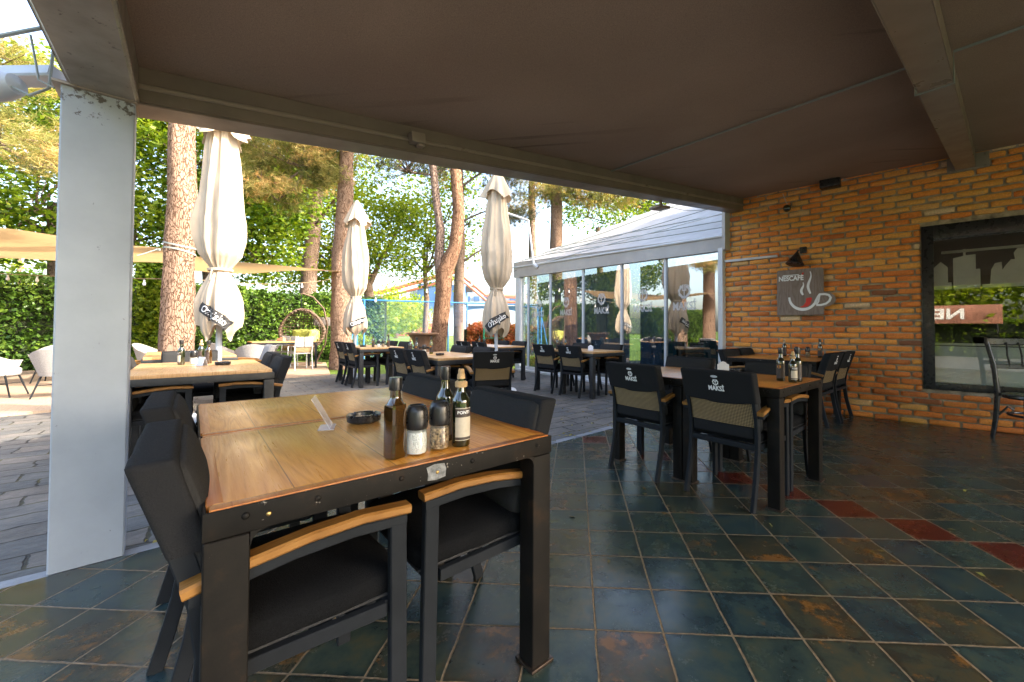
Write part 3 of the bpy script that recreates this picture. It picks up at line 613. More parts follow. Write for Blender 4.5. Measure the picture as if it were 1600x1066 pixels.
BV, BF, BT = [], [], []; base = 0; course, blen = 0.078, 0.262
ncourse = int(ZT/course)
for r in range(ncourse+1):
    z = (r+0.5)*course - 0.01; s = S0 - (0.131 if r % 2 else 0.0) - 0.01*rng.random(); q0 = s; kk = 0
    while s < S1:
        kk += 1; nx_ = q0+kk*blen+0.014*rng.normal(); a, b = max(s, S0), min(nx_, S1); s = nx_
        segs = [(a, b)]
        if WIN[2]-0.02 < z+course/2 and z-course/2 < WIN[3]+0.02:
            segs = []
            if a < WIN[0]: segs.append((a, min(b, WIN[0])))
            if b > WIN[1]: segs.append((max(a, WIN[1]), b))
        for a, b in segs:
            if b-a < 0.035: continue
            hh = course-0.016+0.002*rng.normal(); lw = b-a-0.014-0.006*rng.random()
            v = brick_block(lw, min(hh, course-0.011), 0.06); ang = rng.normal()*0.008
            vx, vz = v[:, 0]*math.cos(ang)-v[:, 2]*math.sin(ang), v[:, 0]*math.sin(ang)+v[:, 2]*math.cos(ang)
            out = 0.002+0.006*rng.random()-0.018+0.006*rng.normal()*0.5
            c = np.array(wp((a+b)/2, z+rng.normal()*0.003, out-0.01))
            W = c + vx[:, None]*np.array(wx) + v[:, 1][:, None]*np.array(-wn) + vz[:, None]*np.array(wz)
            BV.append(W); t = rng.random(); t = 0.26+0.40*t if rng.random() > 0.17 else rng.random(); BT.append(np.full(len(W), np.clip(t - 0.01 + 0.11*(z-1.3), 0, 1)))
            BF.append(np.array(pf).ravel()+base); base += len(W)
bo = np_mesh('bricks', np.concatenate(BV), np.concatenate(BF), 4, 'brick', np.concatenate(BT))
for p_ in bo.data.polygons: p_.use_smooth = True
bo.data.set_sharp_from_angle(angle=R(50)); bo['kind'] = 'thing'; del bo['kind']; adopt(bo, wall)
# unseen wall block above the veranda roof, added to cast shade over the terrace
bm = bm_new(); wbox(S0, S1, ZT, 6.6, -5, -0.012); up = obj('unseen_upper_wall', bm, 'mortar', smooth=0); adopt(up, wall)
# window
bm = bm_new(); fw = 0.105
s0, s1, z0, z1 = WIN
wbox(s0, s0+fw, z0, z1, -0.10, 0.015, bev=.004); wbox(s1-fw, s1, z0, z1, -0.10, 0.015, bev=.004); wbox(s0+fw, s1-fw, z0, z0+.08, -0.10, 0.013, bev=.004); wbox(s0+fw, s1-fw, z1-.165, z1, -0.10, 0.013, bev=.004)
wf = obj('window_frame', bm, 'black'); adopt(wf, wall)
bm = bm_new(); wbox(s0+fw, s1-fw, z0+.08, z1-.165, -0.065, -0.055); o = obj('window_pane', bm, 'win_glass', smooth=0); adopt(o, wall)
# room behind the window
bm = bm_new(); wbox(s0-.6, s1+.6, 0.0, 2.9, -3.0, -2.95); wbox(s0-.6, s1+.6, 0, 0.05, -2.95, -0.32); wbox(s0-.6, s0-.55, 0.05, 2.9, -2.95, -.32); wbox(s1+.55, s1+.6, 0.05, 2.9, -2.95, -.32); wbox(s0-.55, s1+.55, 2.85, 2.9, -2.95, -.32)
adopt(obj('dark_room', bm, 'interior', smooth=0), wall)
bm = bm_new()     # skyline film on the inside of the glass
def film(pts): plate(bm, pts, wp(0, 0, -0.072), wx, wz, wn, 0.002)
zb = 1.60
film([(0.775, zb), (0.775, 1.86), (0.84, 1.93), (0.90, 1.86), (0.90, 1.68), (0.93, 1.68), (0.93, zb)])
film([(0.945, zb), (0.945, 1.96), (1.03, 1.98), (1.03, 2.06), (1.05, 2.06), (1.05, 1.985), (1.13, 1.99), (1.13, 1.82), (1.165, 1.82), (1.165, zb)])
film([(1.18, zb), (1.18, 1.64), (1.24, 1.64), (1.25, 1.80), (1.28, 1.87), (1.33, 1.88), (1.335, 1.79), (1.36, 1.84), (1.40, 1.90), (1.43, 1.90), (1.42, 1.97), (1.45, 2.02), (1.50, 2.02), (1.52, 1.96), (1.6, 1.9), (1.9, 1.85), (2.2, 1.95), (2.4, 1.7), (2.64, 1.7), (2.64, zb)])
o = obj('skyline_film', bm, 'skyline', smooth=0); adopt(o, wall)
bm = bm_new(); wbox(s0+fw, s1-fw, z0+.08, 0.93, -0.075, -0.071); o = obj('frosted_film', bm, 'frost', smooth=0); adopt(o, wall)
bm = bm_new(); wbox(s0+fw, s1-fw, .94, .965, -0.20, -0.076); wbox(s0+.2, s1-.2, 2.08, 2.11, -0.5, -0.47); o = obj('room_shelf', bm, 'skyline', smooth=0); adopt(o, wall)

# ------------------------------------------------------------------ veranda roof
def zc(p):   # ceiling height at a plan point
    pass
A3 = Vector((-2.087, 1.985, 2.41)); B3 = wp(-1.30, 3.13, 0.01)
OUTW = Vector((-0.64, 0.768, 0))*0.19
D3 = A3 + Vector((0.669, -0.743, 0))*5.6; C3 = wp(6.4, 3.13, 0.01)
bm = bm_new(); N_ = 48
grid = [[None]*(N_+1) for _ in range(N_+1)]
for i in range(N_+1):
    for j in range(N_+1):
        u, v = i/N_, j/N_; p = (A3*(1-u)+B3*u)*(1-v)+(D3*(1-u)+C3*u)*v+(OUTW if j == 0 else Vector((0, 0, 0)))
        if 0 < i < N_ and 0 < j < N_: p = p+Vector((0, 0, 0.012*noise.noise(Vector((p.x*.9, p.y*.9, 2)))+0.004*noise.noise(Vector((p.x*2.5, p.y*2.5, 7)))))
        grid[i][j] = bm.verts.new(p)
for i in range(N_):
    for j in range(N_): bm.faces.new((grid[i][j], grid[i][j+1], grid[i+1][j+1], grid[i+1][j]))
ext = bmesh.ops.extrude_face_region(bm, geom=bm.faces[:]); bmesh.ops.translate(bm, vec=(0, 0, 0.03), verts=[v for v in ext['geom'] if isinstance(v, bmesh.types.BMVert)])
bmesh.ops.recalc_face_normals(bm, faces=bm.faces[:])
roof = tag(empty('veranda_roof', A3), 'brown fabric veranda roof sloping up to the brick wall on grey beams', 'roof')
o = obj('ceiling_fabric', bm, 'ceiling', smooth=60); adopt(o, roof)
def beam(name, p0, p1, w_, h, m, off=0.0, parent=roof, lip=False):
    """bar with its top edge line running p0-p1, hanging down h, offset sideways"""
    p0 = Vector(p0); p1 = Vector(p1); t = (p1-p0).normalized(); side = Vector((-t.y, t.x, 0)).normalized()
    bm = bm_new(); c0 = p0+side*off-Vector((0, 0, h/2)); c1 = p1+side*off-Vector((0, 0, h/2))
    sweep(bm, [c0, c1], w_, h, side=side, bev=0.006); o = obj(name, bm, m, smooth=40); adopt(o, parent); return o
# front rafter (side +1 = outward)
r0 = Vector((-2.10, 1.974, 2.412)); r1 = wp(-1.335, 3.128, 0.0); 
tt = (r1-r0).normalized(); 
beam('front_rafter', r0, r1+tt*0.02, 0.17, 0.18, 'beam', off=0.085+0.004)
beam('rafter_lip', r0-Vector((0, 0, 0.092)), r1-Vector((0, 0, 0.092)), 0.014, 0.026, 'lip', off=-0.004)
beam('rafter_flange', r0-Vector((0, 0, 0.181)), r1-Vector((0, 0, 0.181)), 0.185, 0.012, 'beam', off=0.095)
# eave beam towards the camera side
ed = Vector((0.669, -0.743, 0)); e0 = Vector((-2.17, 1.90, 2.47))
beam('eave_beam', e0-ed*0.05, e0+ed*7.2, 0.215, 0.25, 'eave', off=0.02)
beam('eave_lip', e0-ed*0.05-Vector((0, 0, 0.235)), e0+ed*7.2-Vector((0, 0, 0.235)), 0.232, 0.008, 'lip', off=0.02)
# second rafter over the right side
q1 = wp(1.06, 3.14, 0.0); qd = Vector((-0.743, -0.669, -0.114)); q0 = q1+qd*8.6
beam('rafter', q1, q0, 0.15, 0.17, 'beam')
beam('rafter_edge', q1-Vector((0, 0, 0.171)), q0-Vector((0, 0, 0.171)), 0.165, 0.006, 'lip')
bm = bm_new(); wbox(0.90, 1.24, 2.945, 3.12, 0.012, 0.03, bev=.002)
for a, b in ((0.93, 2.965), (1.21, 2.965), (1.21, 3.09), (0.93, 3.09)):
    bmesh.ops.create_icosphere(bm, subdivisions=1, radius=0.011, matrix=Matrix.Translation(wp(a, b, 0.033)))
o = obj('wall_bracket', bm, 'lip'); adopt(o, roof)
bm = bm_new()    # pipe under the ceiling, wrapped over the rafter
def onceil(x, y, d=0.015):
    n = (B3-A3).cross(C3-A3).normalized(); z = A3.z - (n.x*(x-A3.x)+n.y*(y-A3.y))/n.z; return Vector((x, y, z-d))
pa, pb_ = onceil(0.57, 4.27), onceil(2.23, 2.471)
pc, pd = onceil(2.344, 2.345), onceil(6.2, -2.0)
tube(bm, [pa, pb_, pb_-Vector((0, 0, 0.19)), pc-Vector((0, 0, 0.19)), pc, pd], 0.0085, 8)
o = obj('ceiling_pipe', bm, 'grey_pipe'); adopt(o, roof)
# far end wall closing the veranda behind and to the right of the camera
bm = bm_new(); e1_ = wp(8.7, 0, 0); e2_ = Vector((3.2, -4.2, 0)); d_ = (e2_-e1_); ln = d_.length; vs = box(bm, (0, 0, 0), (ln, 0.2, 3.3))
Mx = Matrix((d_.normalized(), Vector((-d_.normalized().y, d_.normalized().x, 0)), wz)).transposed().to_4x4(); Mx.translation = (e1_+e2_)/2+Vector((0, 0, 1.65)); bmesh.ops.transform(bm, matrix=Mx, verts=vs)
o = obj('end_wall', bm, 'mortar', smooth=0); bpy.data.objects.remove(o)
# column
cd = Vector((0.717, 0.697, 0)); cn = Vector((-0.697, 0.717, 0)); C0 = Vector((-2.256, 1.820, 0))
col = tag(empty('support_column', C0), 'thick pale grey steel column at the corner of the tiled floor', 'column')
bm = bm_new()
def cpt(u, v, z): return C0+cd*u+cn*v+Vector((0, 0, z))
prof = [(0.006, 0), (0.232, 0), (0.238, 0.006), (0.238, 0.148), (0.232, 0.154), (0.006, 0.154), (0, 0.148), (0, 0.006)]
bmv = [[bm.verts.new(cpt(u, v, z)) for u, v in prof] for z in (0, 0.7, 1.4, 2.215)]
for i in range(3):
    for j in range(8): bm.faces.new((bmv[i][j], bmv[i][(j+1) % 8], bmv[i+1][(j+1) % 8], bmv[i+1][j]))
bm.faces.new(bmv[-1]); adopt(obj('shaft', bm, 'column', smooth=20), col)
bm = bm_new()
Mc = Matrix((cd, cn, wz)).transposed().to_4x4(); Mc.translation = cpt(0.11, 0.075, 2.222); vs = box(bm, (0, 0, 0), (0.27, 0.19, 0.014), .002); bmesh.ops.transform(bm, matrix=Mc, verts=vs)
Mc.translation = cpt(0.212, -0.012, 2.243); vs = box(bm, (0, 0, 0), (0.03, 0.012, 0.05), .002); bmesh.ops.transform(bm, matrix=Mc, verts=vs)
adopt(obj('cap_plate', bm, 'lip'), col)
# things on beam and ceiling
bm = bm_new(); c = Vector((-1.005, 2.885, 2.465)); Mr = Matrix((tt, Vector((-tt.y, tt.x, 0)).normalized(), tt.cross(Vector((-tt.y, tt.x, 0)).normalized()))).transposed().to_4x4(); Mr.translation = c
vs = box(bm, (0, -0.03, 0), (0.10, 0.07, 0.07), .006); bmesh.ops.transform(bm, matrix=Mr, verts=vs)
vs = box(bm, (0.02, -0.03, -0.045), (0.05, 0.05, 0.02), .004); bmesh.ops.transform(bm, matrix=Mr, verts=vs)
tag(obj('junction_box', bm, 'lip'), 'small beige junction box fixed to the front beam', 'junction box')
bm = bm_new(); Mr.translation = Vector((1.30, 4.98, 2.62)); vs = box(bm, (0, 0, 0), (0.22, 0.16, 0.03), .004); bmesh.ops.transform(bm, matrix=Mr, verts=vs)
vs = box(bm, (0.0, -0.02, 0.05), (0.03, 0.03, 0.08), .004); bmesh.ops.transform(bm, matrix=Mr, verts=vs)
tag(obj('beam_lamp', bm, 'lip'), 'flat grey plate lamp hanging under the front beam near the wall', 'lamp')
bm = bm_new(); sag = lambda a, b, s, n=14: [a.lerp(b, i/n)-Vector((0, 0, s*4*(i/n)*(1-i/n))) for i in range(n+1)]
tube(bm, sag(Vector((0.62, 4.28, 2.72)), Vector((1.28, 4.93, 2.64)), 0.05), 0.004, 6); tube(bm, sag(Vector((1.33, 4.95, 2.66)), Vector((2.2, 5.65, 2.83)), 0.06), 0.003, 6)
tag(obj('beam_cable', bm, 'grey_pipe'), 'thin loose cable drooping along the front beam', 'cable')

# wall things
spk = tag(empty('wall_speaker', wp(-0.22, 3.09, 0.1)), 'black loudspeaker high on the brick wall under the ceiling', 'loudspeaker')
bm = bm_new(); wbox(-0.335, -0.105, 3.0, 3.17, 0.05, 0.22, bev=0.02); adopt(obj('cabinet', bm, 'black'), spk)
bm = bm_new(); wbox(-0.24, -0.20, 3.03, 3.12, 0.0, 0.052, bev=.004); adopt(obj('bracket', bm, 'dark_metal'), spk)
cm = tag(empty('dome_camera', wp(-0.743, 2.86, 0.05)), 'small round black dome camera on the brick wall', 'security camera')
bm = bm_new(); bmesh.ops.create_uvsphere(bm, u_segments=20, v_segments=12, radius=0.052, matrix=Matrix.Translation(wp(-0.743, 2.85, 0.055))); adopt(obj('dome', bm, 'bottle'), cm)
bm = bm_new(); wbox(-0.79, -0.70, 2.83, 2.90, 0.0, 0.035, bev=.01); adopt(obj('camera_base', bm, 'black'), cm)
bm = bm_new(); tube(bm, [wp(-0.74, 2.90, 0.015), wp(-0.77, 2.98, 0.018), wp(-0.80, 3.08, 0.015)], 0.004, 6); adopt(obj('camera_cable', bm, 'white_metal'), cm)
bm = bm_new(); wbox(-1.62, -0.875, 2.17, 2.205, 0.008, 0.035, bev=.004)
tag(obj('cable_trunking', bm, 'white_metal'), 'white horizontal cable trunking on the brick wall by its corner', 'trunking')
lm = tag(empty('wall_lamp', wp(-0.6, 2.2, 0.05)), 'black cone wall lamp above the coffee cup sign', 'wall lamp')
bm = bm_new(); n0v = wp(-0.63, 2.08, 0.13); axis = (wz*0.93+wn*0.20+wx*0.15).normalized()
q = axis.to_track_quat('Z', 'X').to_matrix().to_4x4(); q.translation = n0v
v0 = len(bm.verts); lathe(bm, [(0.112, -0.055), (0.115, -0.052), (0.02, 0.115), (0.016, 0.125), (0.0, 0.127)], 28); bmesh.ops.transform(bm, matrix=q, verts=bm.verts[:]); adopt(obj('lamp_shade', bm, 'black', smooth=40), lm)
bm = bm_new(); tube(bm, [n0v+axis*0.11, n0v+axis*0.14-wn*0.0, wp(-0.56, 2.235, 0.05), wp(-0.555, 2.235, 0.0)], 0.012, 10); wbox(-0.60, -0.51, 2.19, 2.28, 0.0, 0.03, bev=.01); adopt(obj('lamp_arm', bm, 'black'), lm)
# coffee sign
sg = tag(empty('coffee_sign', wp(-0.58, 1.65, 0.05)), 'square brown wooden sign with a white coffee cup and a red drop', 'sign')
bm = bm_new(); out = [(-0.875, 1.325), (-0.315, 1.325), (-0.315, 1.42)]
hc = (-0.315, 1.53)
for a in np.linspace(-80, 80, 14): out.append((hc[0]+0.0+0.135*math.cos(R(a)), hc[1]+0.10*math.sin(R(a))))
out += [(-0.315, 1.64), (-0.315, 1.95), (-0.33, 1.965), (-0.86, 1.965), (-0.875, 1.95)]
plate(bm, out, wp(0, 0, 0.02), wx, wz, -wn, 0.045); adopt(obj('board', bm, 'sign_board', smooth=0), sg)
def onsign(x, y, z=0): return wp(x, y, 0.0675+z)
bm = bm_new()
def stroke(pts, w0, z=0.0, mi=0):
    P = [Vector((a, b, 0)) for a, b in pts]; L_, R_ = [], []
    for i, p in enumerate(P):
        t = (P[min(i+1, len(P)-1)]-P[max(i-1, 0)]).normalized(); n = Vector((-t.y, t.x, 0)); ww = w0(i/(len(P)-1)) if callable(w0) else w0
        L_.append(bm.verts.new(onsign(*(p+n*ww/2)[:2], z))); R_.append(bm.verts.new(onsign(*(p-n*ww/2)[:2], z)))
    for i in range(len(P)-1): bm.faces.new((R_[i], R_[i+1], L_[i+1], L_[i])).material_index = mi
stroke([(-0.555-0.165*math.cos(R(a)), 1.575-0.175*math.sin(R(a))) for a in np.linspace(0, 165, 26)], lambda t: 0.026+0.012*math.sin(math.pi*t))
stroke([(-0.41, 1.50), (-0.375, 1.575), (-0.36, 1.60), (-0.30, 1.60), (-0.255, 1.585), (-0.235, 1.55), (-0.25, 1.505), (-0.29, 1.47), (-0.345, 1.455), (-0.40, 1.455)], 0.028)
stroke([(-0.36, 1.59), (-0.375, 1.50), (-0.40, 1.46)], 0.022)
for x0, y0, y1, a_ in ((-0.560, 1.60, 1.775, 0.014), (-0.475, 1.615, 1.92, 0.018)):
    stroke([(x0+a_*math.sin(2*math.pi*t*1.0+2.6), y0+(y1-y0)*t) for t in np.linspace(0, 1, 16)], lambda t: 0.012+0.020*math.sin(math.pi*min(1, t+.15)))
fx = lambda c, y, z: onsign(-0.700+c, y+1.84, 0)
add_text(bm, 'NESCAFÉ', 0.092, fx, bold=0.0035, sx=0.82)
stroke([(-0.80, 1.888), (-0.60, 1.888)], 0.010)
adopt(obj('white_lettering', bm, 'white', smooth=0), sg)
bm = bm_new(); n = 24; pts = [(-0.595, 1.435), (-0.555, 1.45), (-0.52, 1.50), (-0.515, 1.555), (-0.46, 1.565), (-0.445, 1.55), (-0.47, 1.47), (-0.50, 1.44), (-0.55, 1.43)]
bm.faces.new([bm.verts.new(onsign(a, b, 0.001)) for a, b in pts]); adopt(obj('red_drop', bm, 'red', smooth=0), sg)
bm = bm_new(); stroke([(-0.562, 1.885), (-0.545, 1.912)], 0.02, 0.0015); adopt(obj('red_accent', bm, 'red', smooth=0), sg)

# ------------------------------------------------------------------ glass house
gd = Vector((0.578, -0.816, 0)); gn = Vector((0.816, 0.578, 0)); G0 = Vector((-1.056, 11.57, 0))
def gp(s, z, i=0.0): return G0+gd*s+gn*i+Vector((0, 0, z))
gh = tag(empty('glass_pavilion', G0), 'glazed pavilion with a grey cloth lean-to roof joining the brick wall', 'pavilion')
def gbox(bm, s0, s1, z0, z1, i0, i1, bev=0.0, mi=0, dz=0.0):
    vs = box(bm, (0, 0, 0), (s1-s0, i1-i0, z1-z0), bev, mi=mi); Mx = Matrix((gd, gn, wz)).transposed().to_4x4(); Mx.translation = gp((s0+s1)/2, (z0+z1)/2, (i0+i1)/2); bmesh.ops.transform(bm, matrix=Mx, verts=vs)
zb_ = lambda s: 2.60-0.038*s
zt_ = lambda s: 3.04-0.068*s
bm = bm_new(); gbox(bm, -0.06, 0.18, 0, 2.62, -0.04, 0.16, .01); adopt(obj('corner_post', bm, 'white_metal'), gh); bm = bm_new(); gbox(bm, 6.36, 6.44, 0, 2.40, -0.06, 0.12, .006); adopt(obj('corner_post', bm, 'white_metal'), gh)
bm = bm_new(); gbox(bm, 0.18, 6.36, 0, 0.10, -0.03, 0.13, .006); gbox(bm, 0.18, 6.36, -0.03, 0.03, -0.16, -0.032, .004); adopt(obj('sill', bm, 'white_metal'), gh)
ms = [0.18, 0.55, 1.62, 2.93, 4.16, 5.27, 6.36]
for k, s in enumerate(ms[1:-1]):
    bm = bm_new(); gbox(bm, s-0.022, s+0.022, 0.10, zb_(s), 0.0, 0.06, .003); adopt(obj('mullion', bm, 'white_metal'), gh)
gx = Vector((gd.x, gd.y, 0))
for k in range(len(ms)-1):
    a, b = ms[k]+.02, ms[k+1]-.02
    bm = bm_new(); vs = [bm.verts.new(gp(a, 0.10, .03)), bm.verts.new(gp(b, 0.10, .03)), bm.verts.new(gp(b, zb_(b), .03)), bm.verts.new(gp(a, zb_(a), .03))]; bm.faces.new(vs)
    e = bmesh.ops.extrude_face_region(bm, geom=bm.faces[:]); bmesh.ops.translate(bm, vec=gn*0.008, verts=[v for v in e['geom'] if isinstance(v, bmesh.types.BMVert)]); bmesh.ops.recalc_face_normals(bm, faces=bm.faces[:])
    pn = obj('glass_pane', bm, 'glass', smooth=0); adopt(pn, gh)
    if k >= 1:
        c_ = (a+b)/2 - (0.15 if k == 5 else 0); bm = bm_new(); sc_ = 1.0
        f = lambda x, y, z: gp(c_+x, 1.60+y, 0.026)
        emblem(bm, 0, 0.18, 0.125, f); add_text(bm, 'MAKSİ', 0.19, lambda x, y, z: f(x, y-0.08, 0), bold=0.006, sx=0.85)
        lg = obj('emblem_print', bm, 'logo_glass', smooth=0); lg.parent = pn
bm = bm_new()    # fascia following the measured slope
def quad_slab(bm, pts, d, mi=0):
    vs = [bm.verts.new(p) for p in pts]; f = bm.faces.new(vs); e = bmesh.ops.extrude_face_region(bm, geom=[f]); bmesh.ops.translate(bm, vec=d, verts=[v for v in e['geom'] if isinstance(v, bmesh.types.BMVert)])
    bmesh.ops.recalc_face_normals(bm, faces=bm.faces[:])
quad_slab(bm, [gp(-.15, zb_(-.15), -.05), gp(6.46, zb_(6.46), -.05), gp(6.46, zt_(6.46), -.05), gp(-.15, zt_(-.15), -.05)], gn*0.12)
adopt(obj('fascia', bm, 'roof_cloth', smooth=0), gh)
bm = bm_new(); tube(bm, [gp(-.15, zt_(-.15)-.15, -.062), gp(6.46, zt_(6.46)-.02, -.062)], 0.022, 8); tube(bm, [gp(0.9, 2.83, -.07), gp(6.46, 2.94, -.05)], 0.012, 8)
adopt(obj('fascia_trim', bm, 'white_metal'), gh)
RU = lambda s, t, dz=0: gp(s, zt_(s)+0.012+t*0.44+0.10*t*max(0, s)/6.4+dz, t)
bm = bm_new(); N2 = 14; gr = [[bm.verts.new(RU(-.15+6.6*i/N2, -.06+6.2*j/N2, -0.035*math.sin(math.pi*((j/N2*5) % 1)))) for j in range(N2*2+1)] if 0 else [bm.verts.new(RU(-.15+6.6*i/N2, -.06+6.2*j/40, -0.05*abs(math.sin(math.pi*j/40*5)))) for j in range(41)] for i in range(N2+1)]
for i in range(N2):
    for j in range(40): bm.faces.new((gr[i][j], gr[i+1][j], gr[i+1][j+1], gr[i][j+1]))
adopt(obj('roof_cloth', bm, 'roof_cloth', smooth=60), gh)
bm = bm_new()
for t in (0.35, 0.75, 1.24): tube(bm, [RU(0.3 if t > .5 else 1.0, t, 0.012), RU(6.45, t, 0.012)], 0.010, 6)
for a, b, c, d in ((0.1, 0.05, 3.2, 5.6), (0.1, 0.0, 6.4, 2.6), (0.15, 0.1, 3.9, 5.9)): tube(bm, [RU(a+(c-a)*k/10, b+(d-b)*k/10, 0.015) for k in range(11)], 0.009, 6)
adopt(obj('roof_strap', bm, 'grey_pipe'), gh)
bm = bm_new(); quad_slab(bm, [gp(6.46, 2.36, -.10), gp(6.46, 2.36, .5), gp(6.46, 3.4, .5), gp(6.46, 3.18, -.10)], gd*0.05)
adopt(obj('end_flap', bm, 'roof_cloth', smooth=0), gh)
bm = bm_new(); gbox(bm, 0.0, 6.4, 0.0, 3.4, 6.0, 6.1); gbox(bm, 6.45, 6.55, 0, 2.6, 0.3, 6); gbox(bm, 0.2, 6.4, 0.0, 0.05, 0.14, 6.0)
adopt(obj('back_wall', bm, 'interior', smooth=0), gh)
bm = bm_new()
def curtain(bm, s0, s1, i, amp, wl, z0=0.12, z1=2.4):
    n = int((s1-s0)/wl*8); A = []; B = []
    for k in range(n+1):
        s = s0+(s1-s0)*k/n; y = i+amp*math.sin(2*math.pi*k/8)+amp*0.4*math.sin(k*0.37); A.append(bm.verts.new(gp(s, z0, y))); B.append(bm.verts.new(gp(s, z1, y)))
    for k in range(n): bm.faces.new((A[k], A[k+1], B[k+1], B[k]))
curtain(bm, 0.6, 4.1, 0.30, 0.035, 0.12); adopt(obj('sheer_curtain', bm, 'sheer', smooth=80), gh)
bm = bm_new(); curtain(bm, 4.35, 4.95, 0.36, 0.05, 0.13); adopt(obj('blue_curtain', bm, 'blue_curtain', smooth=80), gh)
bm = bm_new(); tube(bm, [gp(0.4, 4.32, -.9), gp(1.05, 3.98, -.35), gp(1.05, 3.98, -.30), gp(1.05, 2.85, -.13)], 0.028, 8); tube(bm, [gp(1.05, 2.85, -.13), gp(1.15, 2.75, -.06)], 0.05, 8)
tag(obj('pipe_bracket', bm, 'white_metal'), 'white bent pipe arm standing at the pavilion gutter corner', 'pipe')

# the air heater and the awning beyond the eave beam, top left
ht = tag(empty('outdoor_heater', (-2.7, 1.7, 2.1)), 'pale blue-grey lamp head on a flat arm beyond the corner column', 'outdoor lamp')
bm = bm_new(); sweep(bm, [(-4.6, 2.25, 2.50), (-2.36, 1.90, 2.30)], 0.10, 0.055, side=(0.15, -0.98, 0.1), bev=.008); adopt(obj('arm', bm, 'pipe'), ht)
bm = bm_new(); q = Matrix.Translation((-2.62, 1.80, 2.19)) @ Matrix.Rotation(R(-98), 4, 'Y') @ Matrix.Rotation(R(8), 4, 'X'); lathe(bm, [(0.0, -0.18), (0.045, -0.165), (0.065, -0.1), (0.078, 0.1), (0.08, 0.5), (0.0, 0.5)], 20); bmesh.ops.transform(bm, matrix=q, verts=bm.verts[:]); adopt(obj('lamp_head', bm, 'pipe', smooth=40), ht)
bm = bm_new(); tube(bm, [(-2.60, 1.78, 2.27), (-2.66, 1.80, 2.34), (-2.62, 1.84, 2.44), (-2.42, 1.88, 2.52), (-2.30, 1.9, 2.55)], 0.009, 8); tube(bm, [(-2.45, 1.80, 2.19), (-2.37, 1.80, 2.15), (-2.32, 1.83, 2.2), (-2.33, 1.85, 2.4)], 0.006, 8); tube(bm, [(-2.36, 1.79, 2.42), (-2.345, 1.80, 2.3), (-2.33, 1.80, 2.22), (-2.27, 1.81, 2.19)], 0.004, 8); adopt(obj('cable', bm, 'grey_pipe'), ht)
bm = bm_new(); quad_slab(bm, [Vector((-2.48, 1.95, 2.62)), Vector((-2.28, 1.97, 2.46)), Vector((-0.5, -0.2, 2.46)), Vector((-1.2, -0.4, 2.95))], Vector((0, 0, .02))); adopt(obj('gutter_flashing', bm, 'beam', smooth=0), roof)
# ================================================================== FURNITURE
def puff(bm, c, s, bev, amp=0.006, freq=9, seed=0, bulge=0.0, cuts=7, rot=None, fn=None):
    """soft cushion: bevelled box, subdivided, lightly crumpled"""
    b2 = bmesh.new(); r = bmesh.ops.create_cube(b2, size=1.0)
    bmesh.ops.scale(b2, vec=s, verts=b2.verts[:]); bmesh.ops.subdivide_edges(b2, edges=b2.edges[:], cuts=cuts, use_grid_fill=True)
    hx, hy, hz = s[0]/2, s[1]/2, s[2]/2
    for v in b2.verts:
        x, y, z = v.co; e = (hx-bev, hy-bev, hz-bev); q = Vector([max(-a, min(a, t)) for a, t in zip(e, v.co)]); d = v.co-q
        if d.length > 1e-6: v.co = q + d.normalized()*min(bev, d.length)
        k = (1-(x/hx)**2)*(1-(y/hy)**2) if s[2] <= min(s[0], s[1]) else (1-(x/hx)**2)*(1-(z/hz)**2)
        if bulge: 
            if s[2] <= min(s[0], s[1]): v.co.z += (1 if z > 0 else 0.2)*bulge*max(0, k)
            else: v.co.y += (1 if y > 0 else -0.3)*bulge*max(0, k)
        n = noise.noise(Vector((x*freq+seed, y*freq, z*freq)))
        v.co += v.co.normalized()*n*amp
    if rot is not None: bmesh.ops.rotate(b2, cent=(0, 0, 0), matrix=rot, verts=b2.verts[:])
    mp = {}
    for v in b2.verts: mp[v] = bm.verts.new(v.co+Vector(c))
    for f in b2.faces: bm.faces.new([mp[v] for v in f.verts])
    b2.free()
